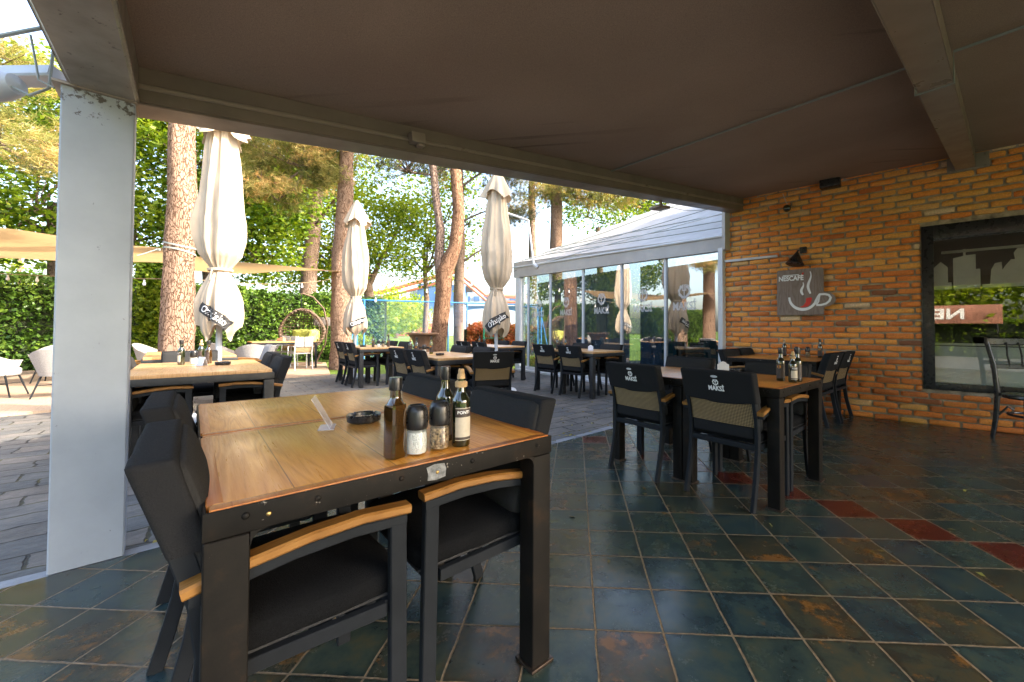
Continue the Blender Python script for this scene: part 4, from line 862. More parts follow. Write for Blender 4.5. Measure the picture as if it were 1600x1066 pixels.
def make_chair(light=False, logo=True, name='armchair'):
    t = empty(name); fab, cov, met = ('fabric_light', 'fabric_light', 'chair_metal') if light else ('fabric', 'fabric_cover', 'chair_metal')
    for sx in (-1, 1):     # rear leg running up into the back post
        bm = bm_new(); x = sx*0.222
        P = [(x, -0.222, 0), (x, -0.196, 0.10), (x, -0.168, 0.22), (x, -0.150, 0.34), (x, -0.146, 0.44), (x, -0.160, 0.55), (x, -0.196, 0.68), (x, -0.235, 0.80), (x, -0.240, 0.815)]
        sweep(bm, P, 0.024, 0.040, bev=0.003); obj('leg', bm, met, t, smooth=35)
        bm = bm_new(); x = sx*0.252
        sweep(bm, [(x, 0.235, 0), (x, 0.232, 0.3), (x, 0.228, 0.617)], 0.026, 0.042, bev=0.003); obj('leg', bm, met, t, smooth=35)
        bm = bm_new(); P = [(x, 0.249, 0.604), (x, 0.12, 0.610), (x, 0.0, 0.603), (x, -0.10, 0.588), (x, -0.165, 0.572)]
        sweep(bm, P, 0.028, 0.026, bev=0.003); box(bm, (sx*0.243, -0.162, 0.573), (0.05, 0.03, 0.024), .002); obj('arm_bar', bm, met, t, smooth=35)
        bm = bm_new(); P = [(x, 0.257, 0.630), (x, 0.14, 0.638), (x, 0.03, 0.632), (x, -0.08, 0.616), (x, -0.188, 0.592)]
        sweep(bm, P, 0.046, 0.023, bev=0.005); obj('armrest', bm, 'arm_wood', t, smooth=35)
    bm = bm_new()
    box(bm, (0, -0.150, 0.375), (0.43, 0.03, 0.035), .003); box(bm, (0, 0.215, 0.385), (0.49, 0.03, 0.035), .003)
    for sx in (-1, 1):
        sweep(bm, [(sx*0.222, -0.15, 0.378), (sx*0.25, 0.20, 0.388)], 0.022, 0.034, bev=.002)
    for yy in (-0.09, -0.02, 0.06, 0.14): box(bm, (0, yy, 0.394), (0.44, 0.05, 0.008))
    obj('seat_frame', bm, met, t, smooth=35)
    bm = bm_new(); puff(bm, (0, 0.056, 0.432), (0.468, 0.405, 0.080), 0.036, 0.008, 9, 3, 0.020, cuts=11); sc_ = obj('seat_cushion', bm, fab, t, smooth=60)
    bm = bm_new(); e = [(-0.222, -0.13), (-0.222, 0.242), (0.222, 0.242), (0.222, -0.13)]
    tube(bm, [(x*1.03, y+(.012 if y > 0 else 0), 0.408) for x, y in e], 0.004, 6); obj('piping', bm, 'piping' if not light else fab, sc_)
    # woven rope panel in the lower back
    bm = bm_new(); n = 12; F_, B_ = [], []
    for i in range(n+1):
        x = -0.212+0.424*i/n; sagy = -0.012*math.cos(math.pi*(i/n-0.5))
        F_.append([bm.verts.new((x, y+sagy, z)) for y, z in ((-0.158, 0.50), (-0.174, 0.58), (-0.203, 0.68))])
    for i in range(n):
        for j in range(2): bm.faces.new((F_[i][j], F_[i][j+1], F_[i+1][j+1], F_[i+1][j]))
    ex = bmesh.ops.extrude_face_region(bm, geom=bm.faces[:]); bmesh.ops.translate(bm, vec=(0, 0.008, 0), verts=[v for v in ex['geom'] if isinstance(v, bmesh.types.BMVert)]); bmesh.ops.recalc_face_normals(bm, faces=bm.faces[:])
    obj('rope_panel', bm, 'rope' if not light else 'fabric_light', t, smooth=40)
    # back cushion on the front, leaning with the posts
    tilt = Matrix.Rotation(R(16.5), 3, 'X')
    bm = bm_new(); puff(bm, (0, -0.150, 0.650), (0.470, 0.052, 0.385), 0.022, 0.0035, 8, 7, 0.012, rot=tilt, cuts=11); bc = obj('back_cushion', bm, 'fabric_back' if fab == 'fabric' else fab, t, smooth=60)
    # cover sleeve slipped over the top of the back, sagging lower edge
    bm = bm_new(); nx, nz = 22, 8; hw = 0.243; back, front = [], []
    yc = lambda z: -0.160-(z-0.55)*0.30
    for i in range(nx+1):
        u = i/nx; x = -hw+2*hw*u; lo = 0.655-0.020*math.sin(math.pi*u)+0.008*noise.noise(Vector((u*5, 2, 0))); rb, rf = [], []
        for j in range(nz+1):
            v = j/nz; z = lo+(0.846-lo)*v; wr = (0.0035*noise.noise(Vector((u*7+z*9, z*14, 1)))+0.002*noise.noise(Vector((u*3, z*26, 5))))*min(1, 5*u, 5*(1-u))
            rb.append(bm.verts.new((x, yc(z)-0.024+wr+0.004*(1-v), z))); rf.append(bm.verts.new((x, yc(z)+0.050+wr*.5, z+0.003)))
        back.append(rb); front.append(rf)
    for i in range(nx):
        for j in range(nz):
            bm.faces.new((back[i][j], back[i+1][j], back[i+1][j+1], back[i][j+1])); bm.faces.new((front[i][j+1], front[i+1][j+1], front[i+1][j], front[i][j]))
        bm.faces.new((back[i][nz], back[i+1][nz], front[i+1][nz], front[i][nz]))
    for s_ in (0, nx):
        for j in range(nz):
            q = (back[s_][j+1], front[s_][j+1], front[s_][j], back[s_][j]); bm.faces.new(q if s_ == 0 else q[::-1])
    bmesh.ops.recalc_face_normals(bm, faces=bm.faces[:])
    bmesh.ops.bevel(bm, geom=[e for e in bm.edges if len(e.link_faces) == 2 and e.calc_face_angle(0) > 1.0], offset=0.014, segments=3, profile=0.6, affect='EDGES')
    cv = obj('back_cover', bm, cov, t, smooth=50)
    if logo:
        bm = bm_new(); f = lambda x, y, z: Vector((x+0.006, yc(0.765+y)-0.0325-0.002*0, 0.765+y))
        add_text(bm, 'MAKSİ', 0.042, lambda x, y, z: f(x, y-0.035, 0), bold=0.0016, sx=0.85); emblem(bm, 0, 0.006, 0.020, f)
        obj('cover_emblem', bm, 'white', cv, smooth=0)
        bm = bm_new(); A = [bm.verts.new(f(0.0235*math.cos(a)-0.004, 0.043+0.008*math.sin(a), 0)) for a in np.linspace(0, 2*math.pi, 20, endpoint=False)]; bm.faces.new(A); obj('cover_badge', bm, 'logo_grey', cv, smooth=0)
    # cloth hanging behind the seat
    bm = bm_new(); puff(bm, (0, -0.150, 0.462), (0.41, 0.028, 0.075), 0.010, 0.006, 11, 5); obj('seat_skirt', bm, cov, t, smooth=60)
    return t
CHN = make_chair(logo=False); CH = make_chair(); CHL = make_chair(True, False); used = {CH: False, CHL: False, CHN: False}
def put(proto, x, y, az, label, cat, group=None):
    o = proto if not used.get(proto, False) else copy_tree(proto); used[proto] = True
    o.location = (x, y, 0 if proto not in ZOFF else ZOFF[proto]); o.rotation_euler = (0, 0, az_rot(az)); tag(o, label, cat, group); return o
ZOFF = {}
CG = 'dark armchairs with wooden arms around the tables'
def dirv(az): return Vector((math.sin(R(az)), math.cos(R(az))))
# ---- tables: units of 0.89 x 0.75, origin at the front corner; local +x = along az_e1, +y = along az_e2 (az_e1-90)
def make_table(name, a, b, top='top_wood', metal='worn', h=0.75, steel=True, legw=0.076, rivets=True, planks=True):
    t = empty(name)
    bm = bm_new(); box(bm, (a/2, b/2, h-0.016), (a-0.030, b-0.030, 0.030), .004); tp = obj('tabletop', bm, top, t, smooth=35)
    if steel:
        bm = bm_new(); zt = h-0.0012; k = 0.030
        for (c, s) in (((a/2, 0.0055+k/2, zt-.012), (a-0.02, k, 0.0245)), ((a/2, b-0.0055-k/2, zt-.012), (a-0.02, k, 0.0245)), ((0.0055+k/2, b/2, zt-.012), (k, b-0.011-2*k-.004, 0.0245)), ((a-0.0055-k/2, b/2, zt-.012), (k, b-0.011-2*k-.004, 0.0245))):
            box(bm, c, s, .003)
        obj('top_border', bm, 'top_trim', tp, smooth=35)
    bm = bm_new(); hh = 0.055; th = 0.006 if steel else 0.03; zz = h-0.004-hh/2 if steel else h-0.030-hh/2
    for c, s in (((a/2, th/2, zz), (a, th, hh)), ((a/2, b-th/2, zz), (a, th, hh)), ((th/2, b/2, zz), (th, b-2*th, hh)), ((a-th/2, b/2, zz), (th, b-2*th, hh))): box(bm, c, s, .0015)
    if steel:     # rounded gussets where apron meets leg
        for y_, n_ in ((th/2, 1), (b-th/2, -1)):
            for x_, d_ in ((legw, 1), (a-legw, -1)):
                P = [(0, 0), (0, -0.03)]+[(d_*(0.03-0.03*math.cos(R(q))), -0.03+0.03*math.sin(R(q))) for q in (0, 30, 60, 90)]
                plate(bm, P, (x_-d_*0.001, y_-th/2*0.9, h-0.004-hh), (1, 0, 0), (0, 0, 1), (0, 1, 0), th*0.9)
    if rivets:
        for fx in (0.075, 0.22, 0.43, 0.66, 0.93):
            for y_ in (0, b):
                bmesh.ops.create_uvsphere(bm, u_segments=10, v_segments=6, radius=0.0075, matrix=Matrix.Translation((a*fx, y_, zz+0.006)) @ Matrix.Diagonal((1, .6, 1, 1)))
        for fy in (0.1, 0.5, 0.9):
            for x_ in (0, a): bmesh.ops.create_uvsphere(bm, u_segments=10, v_segments=6, radius=0.0075, matrix=Matrix.Translation((x_, b*fy, zz+0.006)) @ Matrix.Diagonal((.6, 1, 1, 1)))
        fr = obj('frame', bm, metal, t, smooth=60)
    else: fr = obj('frame', bm, metal, t, smooth=35)
    for x_ in (legw/2+.0005, a-legw/2-.0005):
        for y_ in (legw/2+.0005, b-legw/2-.0005):
            bm = bm_new(); box(bm, (x_, y_, (h-0.062)/2 if steel else (h-.09)/2), (legw-.002, legw-.002, (h-0.062) if steel else h-.09), .006, 3)
            lg = obj('leg', bm, metal, t, smooth=35)
            if steel:
                bm = bm_new(); box(bm, (x_, y_, 0.006), (legw+0.016, legw+0.016, 0.011), .003); obj('foot_plate', bm, 'rivet', lg, smooth=35)
    return t
TB = make_table('dining_table', 0.888, 0.746); TB2 = make_table('dining_table', 0.815, 0.665, legw=0.078)
TP = make_table('dining_table', 0.86, 0.745, top='top_pale', metal='dark_metal', steel=False, rivets=False, legw=0.075)
TO_ = make_table('dining_table', 0.92, 0.85, top='top_orange', metal='dark_metal', steel=False, rivets=False, legw=0.07)
TW = make_table('dining_table', 0.97, 1.06, legw=0.075); TP3 = make_table('dining_table', 0.95, 0.745, top='top_pale', metal='dark_metal', steel=False, rivets=False, legw=0.075)
for q in (TB, TB2, TP, TO_, TW, TP3): used[q] = False
def put_table(proto, x, y, az1, label, group=None):
    o = proto if not used[proto] else copy_tree(proto); used[proto] = True
    o.location = (x, y, 0); o.rotation_euler = (0, 0, R(90-az1)); return tag(o, label, 'table', group)
def pair(proto, x, y, az1, b, labels, group):
    e2 = dirv(az1-90); put_table(proto, x, y, az1, labels[0], group); put_table(proto, x+e2.x*(b+.003), y+e2.y*(b+.003), az1, labels[1], group)
def tchair(x, y, az1, a, along, side, label, out=0.0, proto=None, twist=0):
    """chair at a table corner frame: side -1 = at the x=0 edge facing +e1, +1 = at the x=a edge facing back"""
    e1, e2 = dirv(az1), dirv(az1-90); back = 0.125+out     # rear feet outside the edge
    if side < 0: c = Vector((x, y))+e2*along+e1*(0.285-back); az = az1
    else: c = Vector((x, y))+e2*along+e1*(a-0.285+back); az = az1+180
    return put(proto or CH, c.x, c.y, az+twist, label, 'chair', CG)
TG = 'wood topped tables set in pairs'
A1 = 48.2
# front table
pair(TB, -0.67, 0.778, A1, 0.746, ['nearest oak-topped table with riveted black steel frame, bottles standing on it', 'oak-topped table butted against the far edge of the nearest riveted table'], TG)
ft = [o for o in bpy.data.objects if o.get('label', '').startswith('nearest oak-topped')][0]
bm = bm_new(); P = [(-.022, -.018), (.0, -.021), (.024, -.017), (.026, .004), (.021, .019), (-.004, .022), (-.025, .017), (-.021, .0)]
plate(bm, [(a*1.1, b*1.0) for a, b in P], (.475, -.0005, .719), (1, 0, 0), (0, 0, 1), (0, -1, 0), .0006); obj('torn_sticker', bm, 'sticker', ft, smooth=0)
for u_ in (.478, .105):
    bm = bm_new(); bmesh.ops.create_uvsphere(bm, u_segments=12, v_segments=8, radius=0.005, matrix=Matrix.Translation((u_, -.001, .718)) @ Matrix.Diagonal((1, .6, 1, 1))); obj('brass_screw', bm, 'brass', ft)
tchair(-0.67, 0.778, A1, 0.888, 0.295, -1, 'dark cushioned chair nearest to the camera, left of the nearest table', 0.0)
tchair(-0.67, 0.778, A1, 0.888, 1.03, -1, 'dark cushioned chair behind the nearest one, between table and column', 0.03)
tchair(-0.67, 0.778, A1, 0.888, 0.335, 1, 'dark chair at the right side of the nearest table, back beyond the bottles', 0.0)
tchair(-0.67, 0.778, A1, 0.888, 1.08, 1, 'dark chair at the far right of the front table pair, half behind the bottles', 0.0)
# second table on the tiles
A2 = 49.0
pair(TB2, 1.375, 2.47, A2, 0.665, ['oak-topped black steel table with three bottles at its corner', 'black steel table on the tiles with the white card holder'], TG)
tchair(1.375, 2.47, A2, 0.815, 0.33, -1, 'dark woven-back chair seen from behind, closest to the three bottles', 0.07)
tchair(1.375, 2.47, A2, 0.815, 1.0, -1, 'dark woven-back chair seen from behind, at the tiled floor edge', 0.09)
tchair(1.375, 2.47, A2, 0.815, 0.34, 1, 'dark chair facing the camera across the three bottles, in front of the wall table', 0.0)
tchair(1.375, 2.47, A2, 0.815, 1.12, 1, 'dark chair facing the camera behind the white card holder, near the white pavilion corner', 0.0)
# wall table
e1w = dirv(49.0)
put_table(TW, 3.02, 4.66, 49.0, 'square steel framed table pushed against the brick wall below the sign', None).rotation_euler = (0, 0, R(90-49.0))
E2w = dirv(-41.0)
def wchair(along1, side, label):
    c = Vector((3.02, 4.66))+e1w*along1+(E2w*(0.97+0.0-0.0) if side > 0 else E2w*0)
    if side > 0: c = Vector((3.02, 4.66))+e1w*along1+E2w*(1.06-0.14); az = 139
    else: c = Vector((3.02, 4.66))+e1w*along1-E2w*(-0.12); az = -41
    put(CH, c.x, c.y, az, label, 'chair', CG)
wchair(0.24, 1, 'dark chair at the wall table, left end, standing farther from the wall'); wchair(0.78, 1, 'dark chair at the left end of the wall table, touching the brick wall')
wchair(0.24, -1, 'dark printed chair at the right end of the wall table, nearer the camera'); wchair(0.78, -1, 'dark chair at the right end of the wall table, closest to the brick wall')
# left table by the big umbrella
pair(TP, -2.48, 3.55, A1, 0.745, ['pale board topped table beside the grey column, bottles and a card on it', 'pale board topped table behind the column, next to the big umbrella pole'], TG) if 0 else None
e1 = dirv(A1); c3 = Vector((-2.47, 3.58))-e1*0.95
pair(TP3, c3.x, c3.y, A1, 0.745, ['pale board topped table beside the grey column, nearest of its pair', 'pale board topped table behind the column pair, next to the big umbrella pole'], TG)
tchair(c3.x, c3.y, A1, 0.95, 0.32, 1, 'dark chair at the right side of the pale table by the column, nearer the camera', 0.04)
tchair(c3.x, c3.y, A1, 0.95, 1.02, 1, 'dark chair at the right side of the pale table by the column, nearer the umbrella', 0.04)
tchair(c3.x, c3.y, A1, 0.95, 0.32, -1, 'dark chair under the pale table, its arm showing right of the grey column', 0.0)
tchair(c3.x, c3.y, A1, 0.95, 1.05, -1, 'dark chair at the far left side of the pale table, behind the grey column', 0.0)
# orange table
c9 = Vector((-4.95, 4.85)); pair(TO_, c9.x, c9.y, 46, 0.85, ['orange board table in front of the strapped pine, nearest of its pair', 'orange board table at the foot of the strapped pine, farthest of its pair'], TG)
put(CHN, -4.06, 4.52, 138, 'plain dark chair facing the camera behind the bottles of the pale table', 'chair', CG)
CGL = 'light grey covered chairs on the terrace'
c = c9+dirv(46)*(-0.22)+dirv(-44)*1.1; put(CHL, c.x, c.y, 46, 'light grey covered chair left of the orange table, beside the grey column', 'chair', CGL)
c = c9+dirv(46)*(1.20)+dirv(-44)*0.9; put(CHL, c.x, c.y, 226, 'light grey covered chair at the right side of the orange table, beside the umbrella', 'chair', CGL)
# T4
x4, y4 = -3.66, 7.62
pair(TP, x4, y4, A1, 0.745, ['pale topped dark table with bottles under the middle umbrella', 'pale topped dark table behind its twin under the middle umbrella, by the lawn'], TG)
tchair(x4, y4, A1, 0.86, 0.33, -1, 'dark chair with printed back left of the middle umbrella table, right one of two', 0.04); tchair(x4, y4, A1, 0.86, 1.0, -1, 'dark chair with printed back left of the middle umbrella table, left one of two', 0.04)
tchair(x4, y4, A1, 0.86, 0.42, 1, 'dark chair on the lawn side of the middle umbrella table, right one of two', 0.1); tchair(x4, y4, A1, 0.86, 1.15, 1, 'dark chair on the lawn side of the middle umbrella table, left one of two', 0.1)
# T5
x5, y5 = -1.42, 4.93
pair(TP, x5, y5, A1, 0.745, ['pale topped dark table in front of the forked pine, nearest of its pair', 'pale topped dark table at the foot of the forked pine, ashtray on it'], TG)
tchair(x5, y5, A1, 0.86, 0.36, -1, 'dark chair with printed back left of the forked pine table, right one of two', 0.06); tchair(x5, y5, A1, 0.86, 0.95, -1, 'dark chair with printed back left of the forked pine table, left one of two', 0.06)
tchair(x5, y5, A1, 0.86, 0.50, 1, 'dark chair beyond the forked pine table, at the right umbrella pole', 0.04); tchair(x5, y5, A1, 0.86, 1.22, 1, 'dark chair on the far side of the forked pine table, left of the umbrella pole', 0.06)
put(CH, -0.80, 5.02, -22, 'dark chair turned with its printed back to the camera, right of the forked pine table', 'chair', CG)
# T6
x6, y6 = -1.27, 8.33
pair(TP, x6, y6, A1, 0.745, ['pale topped dark table beyond the right umbrella, nearest of its pair', 'pale topped dark table beyond the right umbrella, close to the red shrubs'], TG)
tchair(x6, y6, A1, 0.86, 0.33, -1, 'dark chair with printed back just left of the right umbrella pole', 0.06); tchair(x6, y6, A1, 0.86, 1.0, -1, 'dark printed chair back in front of the red shrubs, left of the right umbrella', 0.06)
tchair(x6, y6, A1, 0.86, 0.35, 1, 'dark chair right of the far umbrella table, closest to the pavilion corner post', 0.03); tchair(x6, y6, A1, 0.86, 1.05, 1, 'dark chair right of the far umbrella table, just right of the umbrella pole', 0.05)
# T7
x7, y7 = 0.62, 6.49; A7 = 46
pair(TP, x7, y7, A7, 0.665, ['dark table in front of the pavilion glass, white card holder on it', 'dark table in front of the pavilion glass, two bottles on it'], TG)
tchair(x7, y7, A7, 0.86, 0.42, -1, 'dark chair with printed back before the pavilion table, right one of two', 0.05); tchair(x7, y7, A7, 0.86, 1.06, -1, 'dark chair with printed back before the pavilion table, left one of two', 0.05)
tchair(x7, y7, A7, 0.86, 0.35, 1, 'dark chair between the pavilion table and the glass, right one of two', 0.0); tchair(x7, y7, A7, 0.86, 1.05, 1, 'dark chair between the pavilion table and the glass, left one of two', 0.0)

# ---- wicker tub chairs
def make_tub():
    t = empty('tub_chair'); bm = bm_new(); n = 28; O, I = [], []
    for i in range(n+1):
        a = R(-205+230*i/n); f = math.sin(math.pi*i/n); top = 0.60+0.16*f**1.5 if 0 else 0.56+0.20*max(0, -math.sin(a))**1.2
        ro, ri = [], []
        for k in range(7):
            v = k/6; z = 0.34+(top-0.34)*v; r = 0.245+0.095*v
            ro.append(bm.verts.new((r*math.cos(a)*1.03, r*math.sin(a), z))); ri.append(bm.verts.new(((r-.025)*math.cos(a)*1.03, (r-.025)*math.sin(a), z)))
        O.append(ro); I.append(ri)
    for i in range(n):
        for k in range(6): bm.faces.new((O[i][k], O[i+1][k], O[i+1][k+1], O[i][k+1])); bm.faces.new((I[i][k+1], I[i+1][k+1], I[i+1][k], I[i][k]))
        bm.faces.new((O[i][6], O[i+1][6], I[i+1][6], I[i][6])); bm.faces.new((I[i][0], I[i+1][0], O[i+1][0], O[i][0]))
    for s_ in (0, n):
        for k in range(6): bm.faces.new((O[s_][k], O[s_][k+1], I[s_][k+1], I[s_][k]))
    bmesh.ops.recalc_face_normals(bm, faces=bm.faces[:]); obj('shell', bm, 'wicker', t, smooth=50)
    bm = bm_new(); lathe(bm, [(0.0, 0.34), (0.24, 0.34), (0.25, 0.36), (0.25, 0.43), (0.23, 0.45), (0, 0.455)], 28); obj('seat', bm, 'wicker', t, smooth=50)
    for sx, sy in ((1, 1), (1, -1), (-1, 1), (-1, -1)):
        bm = bm_new(); tube(bm, [(sx*.16, sy*.16, .36), (sx*.23, sy*.25, 0.0)], [.014, .010], 8); obj('leg', bm, 'chair_metal', t)
    bm = bm_new(); tube(bm, [(.19, .20, .2), (-.19, -.20, .2)], .006, 6); tube(bm, [(-.19, .20, .2), (.19, -.20, .2)], .006, 6); obj('stretcher', bm, 'chair_metal', t)
    return t
TUB = make_tub(); used[TUB] = False; ZOFF[TUB] = 0.02; WG = 'grey wicker tub chairs on the deck'
put(TUB, -7.80, 6.45, -20, 'grey wicker tub chair on the deck, its back touching the left edge of the column', 'tub chair', WG)
put(TUB, -8.75, 6.35, 60, 'grey wicker tub chair cut by the left edge of the photo', 'tub chair', WG)
put(TUB, -10.1, 8.2, 150, 'grey wicker tub chair farthest back by the ivy hedge, left of the column', 'tub chair', WG)
put(TUB, -6.55, 8.85, -30, 'grey wicker tub chair right of the big umbrella, back to the camera', 'tub chair', WG)
put(TUB, -7.75, 9.55, 20, 'grey wicker tub chair just right of the big umbrella pole, wide back', 'tub chair', WG)
put(TUB, -8.9, 9.0, 70, 'grey wicker tub chair seen behind the bottles left of the umbrella pole', 'tub chair', WG)
put(TUB, -8.3, 11.6, 170, 'grey wicker tub chair in front of the hedge, farthest right one', 'tub chair', WG)
lt = make_table('lounge_table', 1.5, 0.8, top='top_orange', metal='chair_metal', steel=False, rivets=False, legw=0.05); lt.location = (-7.75, 10.35, 0.02); lt.rotation_euler = (0, 0, R(44)); tag(lt, 'orange topped garden table before the hanging egg chair', 'table')
bm = bm_new(); box(bm, (0, 0, .04), (.16, .12, .08), .004); box(bm, (0.02, 0.0, .09), (.10, .07, .03), .01); tag(obj('orange_box', bm, 'terracotta', loc=(-7.35, 10.9, .771)), 'small terracotta coloured box on the garden table', 'box')
def make_garden_chair():
    t = empty('garden_chair')
    for sx in (-1, 1):
        bm = bm_new(); tube(bm, [(sx*.21, -.28, 0), (sx*.21, -.22, .42), (sx*.20, -.30, .88)], .014, 8); obj('leg', bm, 'white_metal', t)
        bm = bm_new(); tube(bm, [(sx*.23, .22, 0), (sx*.23, .20, .63), (sx*.23, -.24, .62)], .013, 8); obj('leg', bm, 'white_metal', t)
        bm = bm_new(); box(bm, (sx*.23, 0, .645), (.045, .46, .02), .004); obj('armrest', bm, 'arm_wood', t)
    bm = bm_new(); puff(bm, (0, 0, .43), (.44, .44, .04), .015, .002); obj('seat', bm, 'wicker', t, smooth=60)
    bm = bm_new()
    for sx in (-1, 1): puff(bm, (sx*.098, -.275, .735), (.185, .03, .28), .012, .003, rot=Matrix.Rotation(R(10), 3, 'X'))
    obj('back_cushion', bm, 'fabric_light', t, smooth=60)
    bm = bm_new(); box(bm, (0, -.238, .53), (.38, .012, .13), .003); obj('back_panel', bm, 'rope', t)
    return t
GC = make_garden_chair(); used[GC] = False; ZOFF[GC] = .02; GG = 'pale garden chairs at the orange table'
put(GC, -6.90, 11.0, -50, 'pale garden chair with split back cushion before the egg chair, back to the camera', 'garden chair', GG)
put(GC, -7.7, 11.6, 170, 'pale garden chair with wooden arms at the far side of the orange garden table', 'garden chair', GG)
# ---- hanging egg chair
eg = tag(empty('egg_chair', (-7.85, 12.6, .02)), 'brown wicker hanging egg chair with lime cushions before the hedge', 'hanging chair'); EC = Vector((0, 0, 1.06))
bm = bm_new(); bmesh.ops.create_uvsphere(bm, u_segments=30, v_segments=22, radius=1); bmesh.ops.scale(bm, vec=(.66, .50, .66), verts=bm.verts[:])
for v in bm.verts: v.co.x *= 1-0.28*max(0, v.co.z/.66)
dv = Vector((0.35, -0.93, 0.1)).normalized()
bmesh.ops.delete(bm, geom=[f for f in bm.faces if (f.calc_center_median().dot(dv)) > .26], context='FACES')
bmesh.ops.translate(bm, vec=EC, verts=bm.verts[:]); bmesh.ops.wireframe(bm, faces=bm.faces[:], thickness=.034, use_replace=True, offset=0); obj('basket', bm, 'egg', eg)
bm = bm_new(); puff(bm, EC+Vector((-.05, -.04, -.36)), (.86, .60, .20), .098, .05, 5, 1, .05); puff(bm, EC+Vector((.40, -.10, -.20)), (.24, .42, .42), .118, .05, 6, 4); puff(bm, EC+Vector((-.1, .24, -.16)), (.72, .2, .34), .098, .05, 6, 8); obj('cushion', bm, 'lime', eg, smooth=60)
bm = bm_new(); P = [(0.15, .5, .02), (.42, .52, .6), (.50, .50, 1.2), (.42, .40, 1.75), (.2, .2, 2.10), (-.02, 0, 2.20), (-.05, -.02, 2.16)]
tube(bm, P, .025, 10); tube(bm, [(0.15, .5, .02), (.3, .0, .8)], .02, 8); lathe(bm, [(0, 0.0), (.55, 0.0), (.57, .015), (.55, .03), (0, .03)], 30); obj('stand', bm, 'egg', eg)
bm = bm_new(); tube(bm, [(-.04, -.02, 2.16), (-.03, 0, 1.70)], .012, 6); obj('chain', bm, 'chair_metal', eg)
# ---- barrel table
br = tag(empty('barrel_table', (-3.17, 9.75, 0)), 'dark wooden flared barrel table beside the forked pine', 'barrel table')
bm = bm_new(); lathe(bm, [(.20, 0), (.235, .3), (.22, .55), (.20, .7), (.24, .85), (.33, .98)], 28); obj('barrel', bm, 'barrel', br, smooth=40)
bm = bm_new(); lathe(bm, [(0, .985), (.37, .985), (.375, 1.0), (.37, 1.025), (0, 1.025)], 30); obj('tabletop', bm, 'barrel', br, smooth=40)
for z in (.28, .68):
    bm = bm_new(); lathe(bm, [(.225 if z > .5 else .238, z-.02), (.228 if z > .5 else .242, z-.018), (.228 if z > .5 else .242, z+.018), (.225 if z > .5 else .238, z+.02)], 28, cap=False); obj('hoop', bm, 'dark_metal', br)
# ---- bentwood chair at the right edge
bc = tag(empty('bentwood_chair', (4.73, 4.0, 0), R(-15)), 'black bentwood chair at the right edge of the photo, before the window', 'chair')
for sx in (-1, 1):
    bm = bm_new(); tube(bm, [(sx*.20, .21, 0), (sx*.185, .185, .2), (sx*.175, .17, .46), (sx*.19, .19, .75), (sx*.22, .235, 1.0)], [.019, .022, .023, .022, .020], 12); obj('leg', bm, 'black', bc)
    bm = bm_new(); tube(bm, [(sx*.19, -.19, 0), (sx*.165, -.165, .46)], [.018, .023], 12); obj('leg', bm, 'black', bc)
bm = bm_new(); P = [(.285*math.sin(a), .255-.05*(1-math.cos(a))*1.6, 1.0) for a in np.linspace(-1.0, 1.0, 15)]; sweep(bm, P, .075, .024, side=(0, 0, 1), bev=.008); obj('top_rail', bm, 'black', bc)
bm = bm_new(); P = [(.225*math.sin(a)/math.sin(1), .205-.03*(1-math.cos(a)), .74) for a in np.linspace(-.9, .9, 11)]; sweep(bm, P, .045, .02, side=(0, 0, 1), bev=.005); obj('mid_rail', bm, 'black', bc)
bm = bm_new(); 
for sx in (-1, 1): tube(bm, [(sx*.05, .235, .99), (sx*.06, .215, .86), (sx*.05, .195, .74)], .008, 8)
obj('back_spindles', bm, 'black', bc)
bm = bm_new(); lathe(bm, [(0, .435), (.205, .435), (.222, .45), (.218, .47), (.19, .478), (0, .47)], 30); obj('seat', bm, 'black', bc, smooth=40)
bm = bm_new(); P = [(.172*math.cos(a), .172*math.sin(a), .27) for a in np.linspace(0, 2*math.pi, 29)]; tube(bm, P, .012, 8, cap=False)
for sx, sy in ((1, 1), (1, -1), (-1, 1), (-1, -1)): tube(bm, [(sx*.17, sy*.17, .24), (sx*.10, sy*.16, .33), (sx*.05, sy*.16, .30)], .010, 8)
obj('stretcher', bm, 'black', bc)

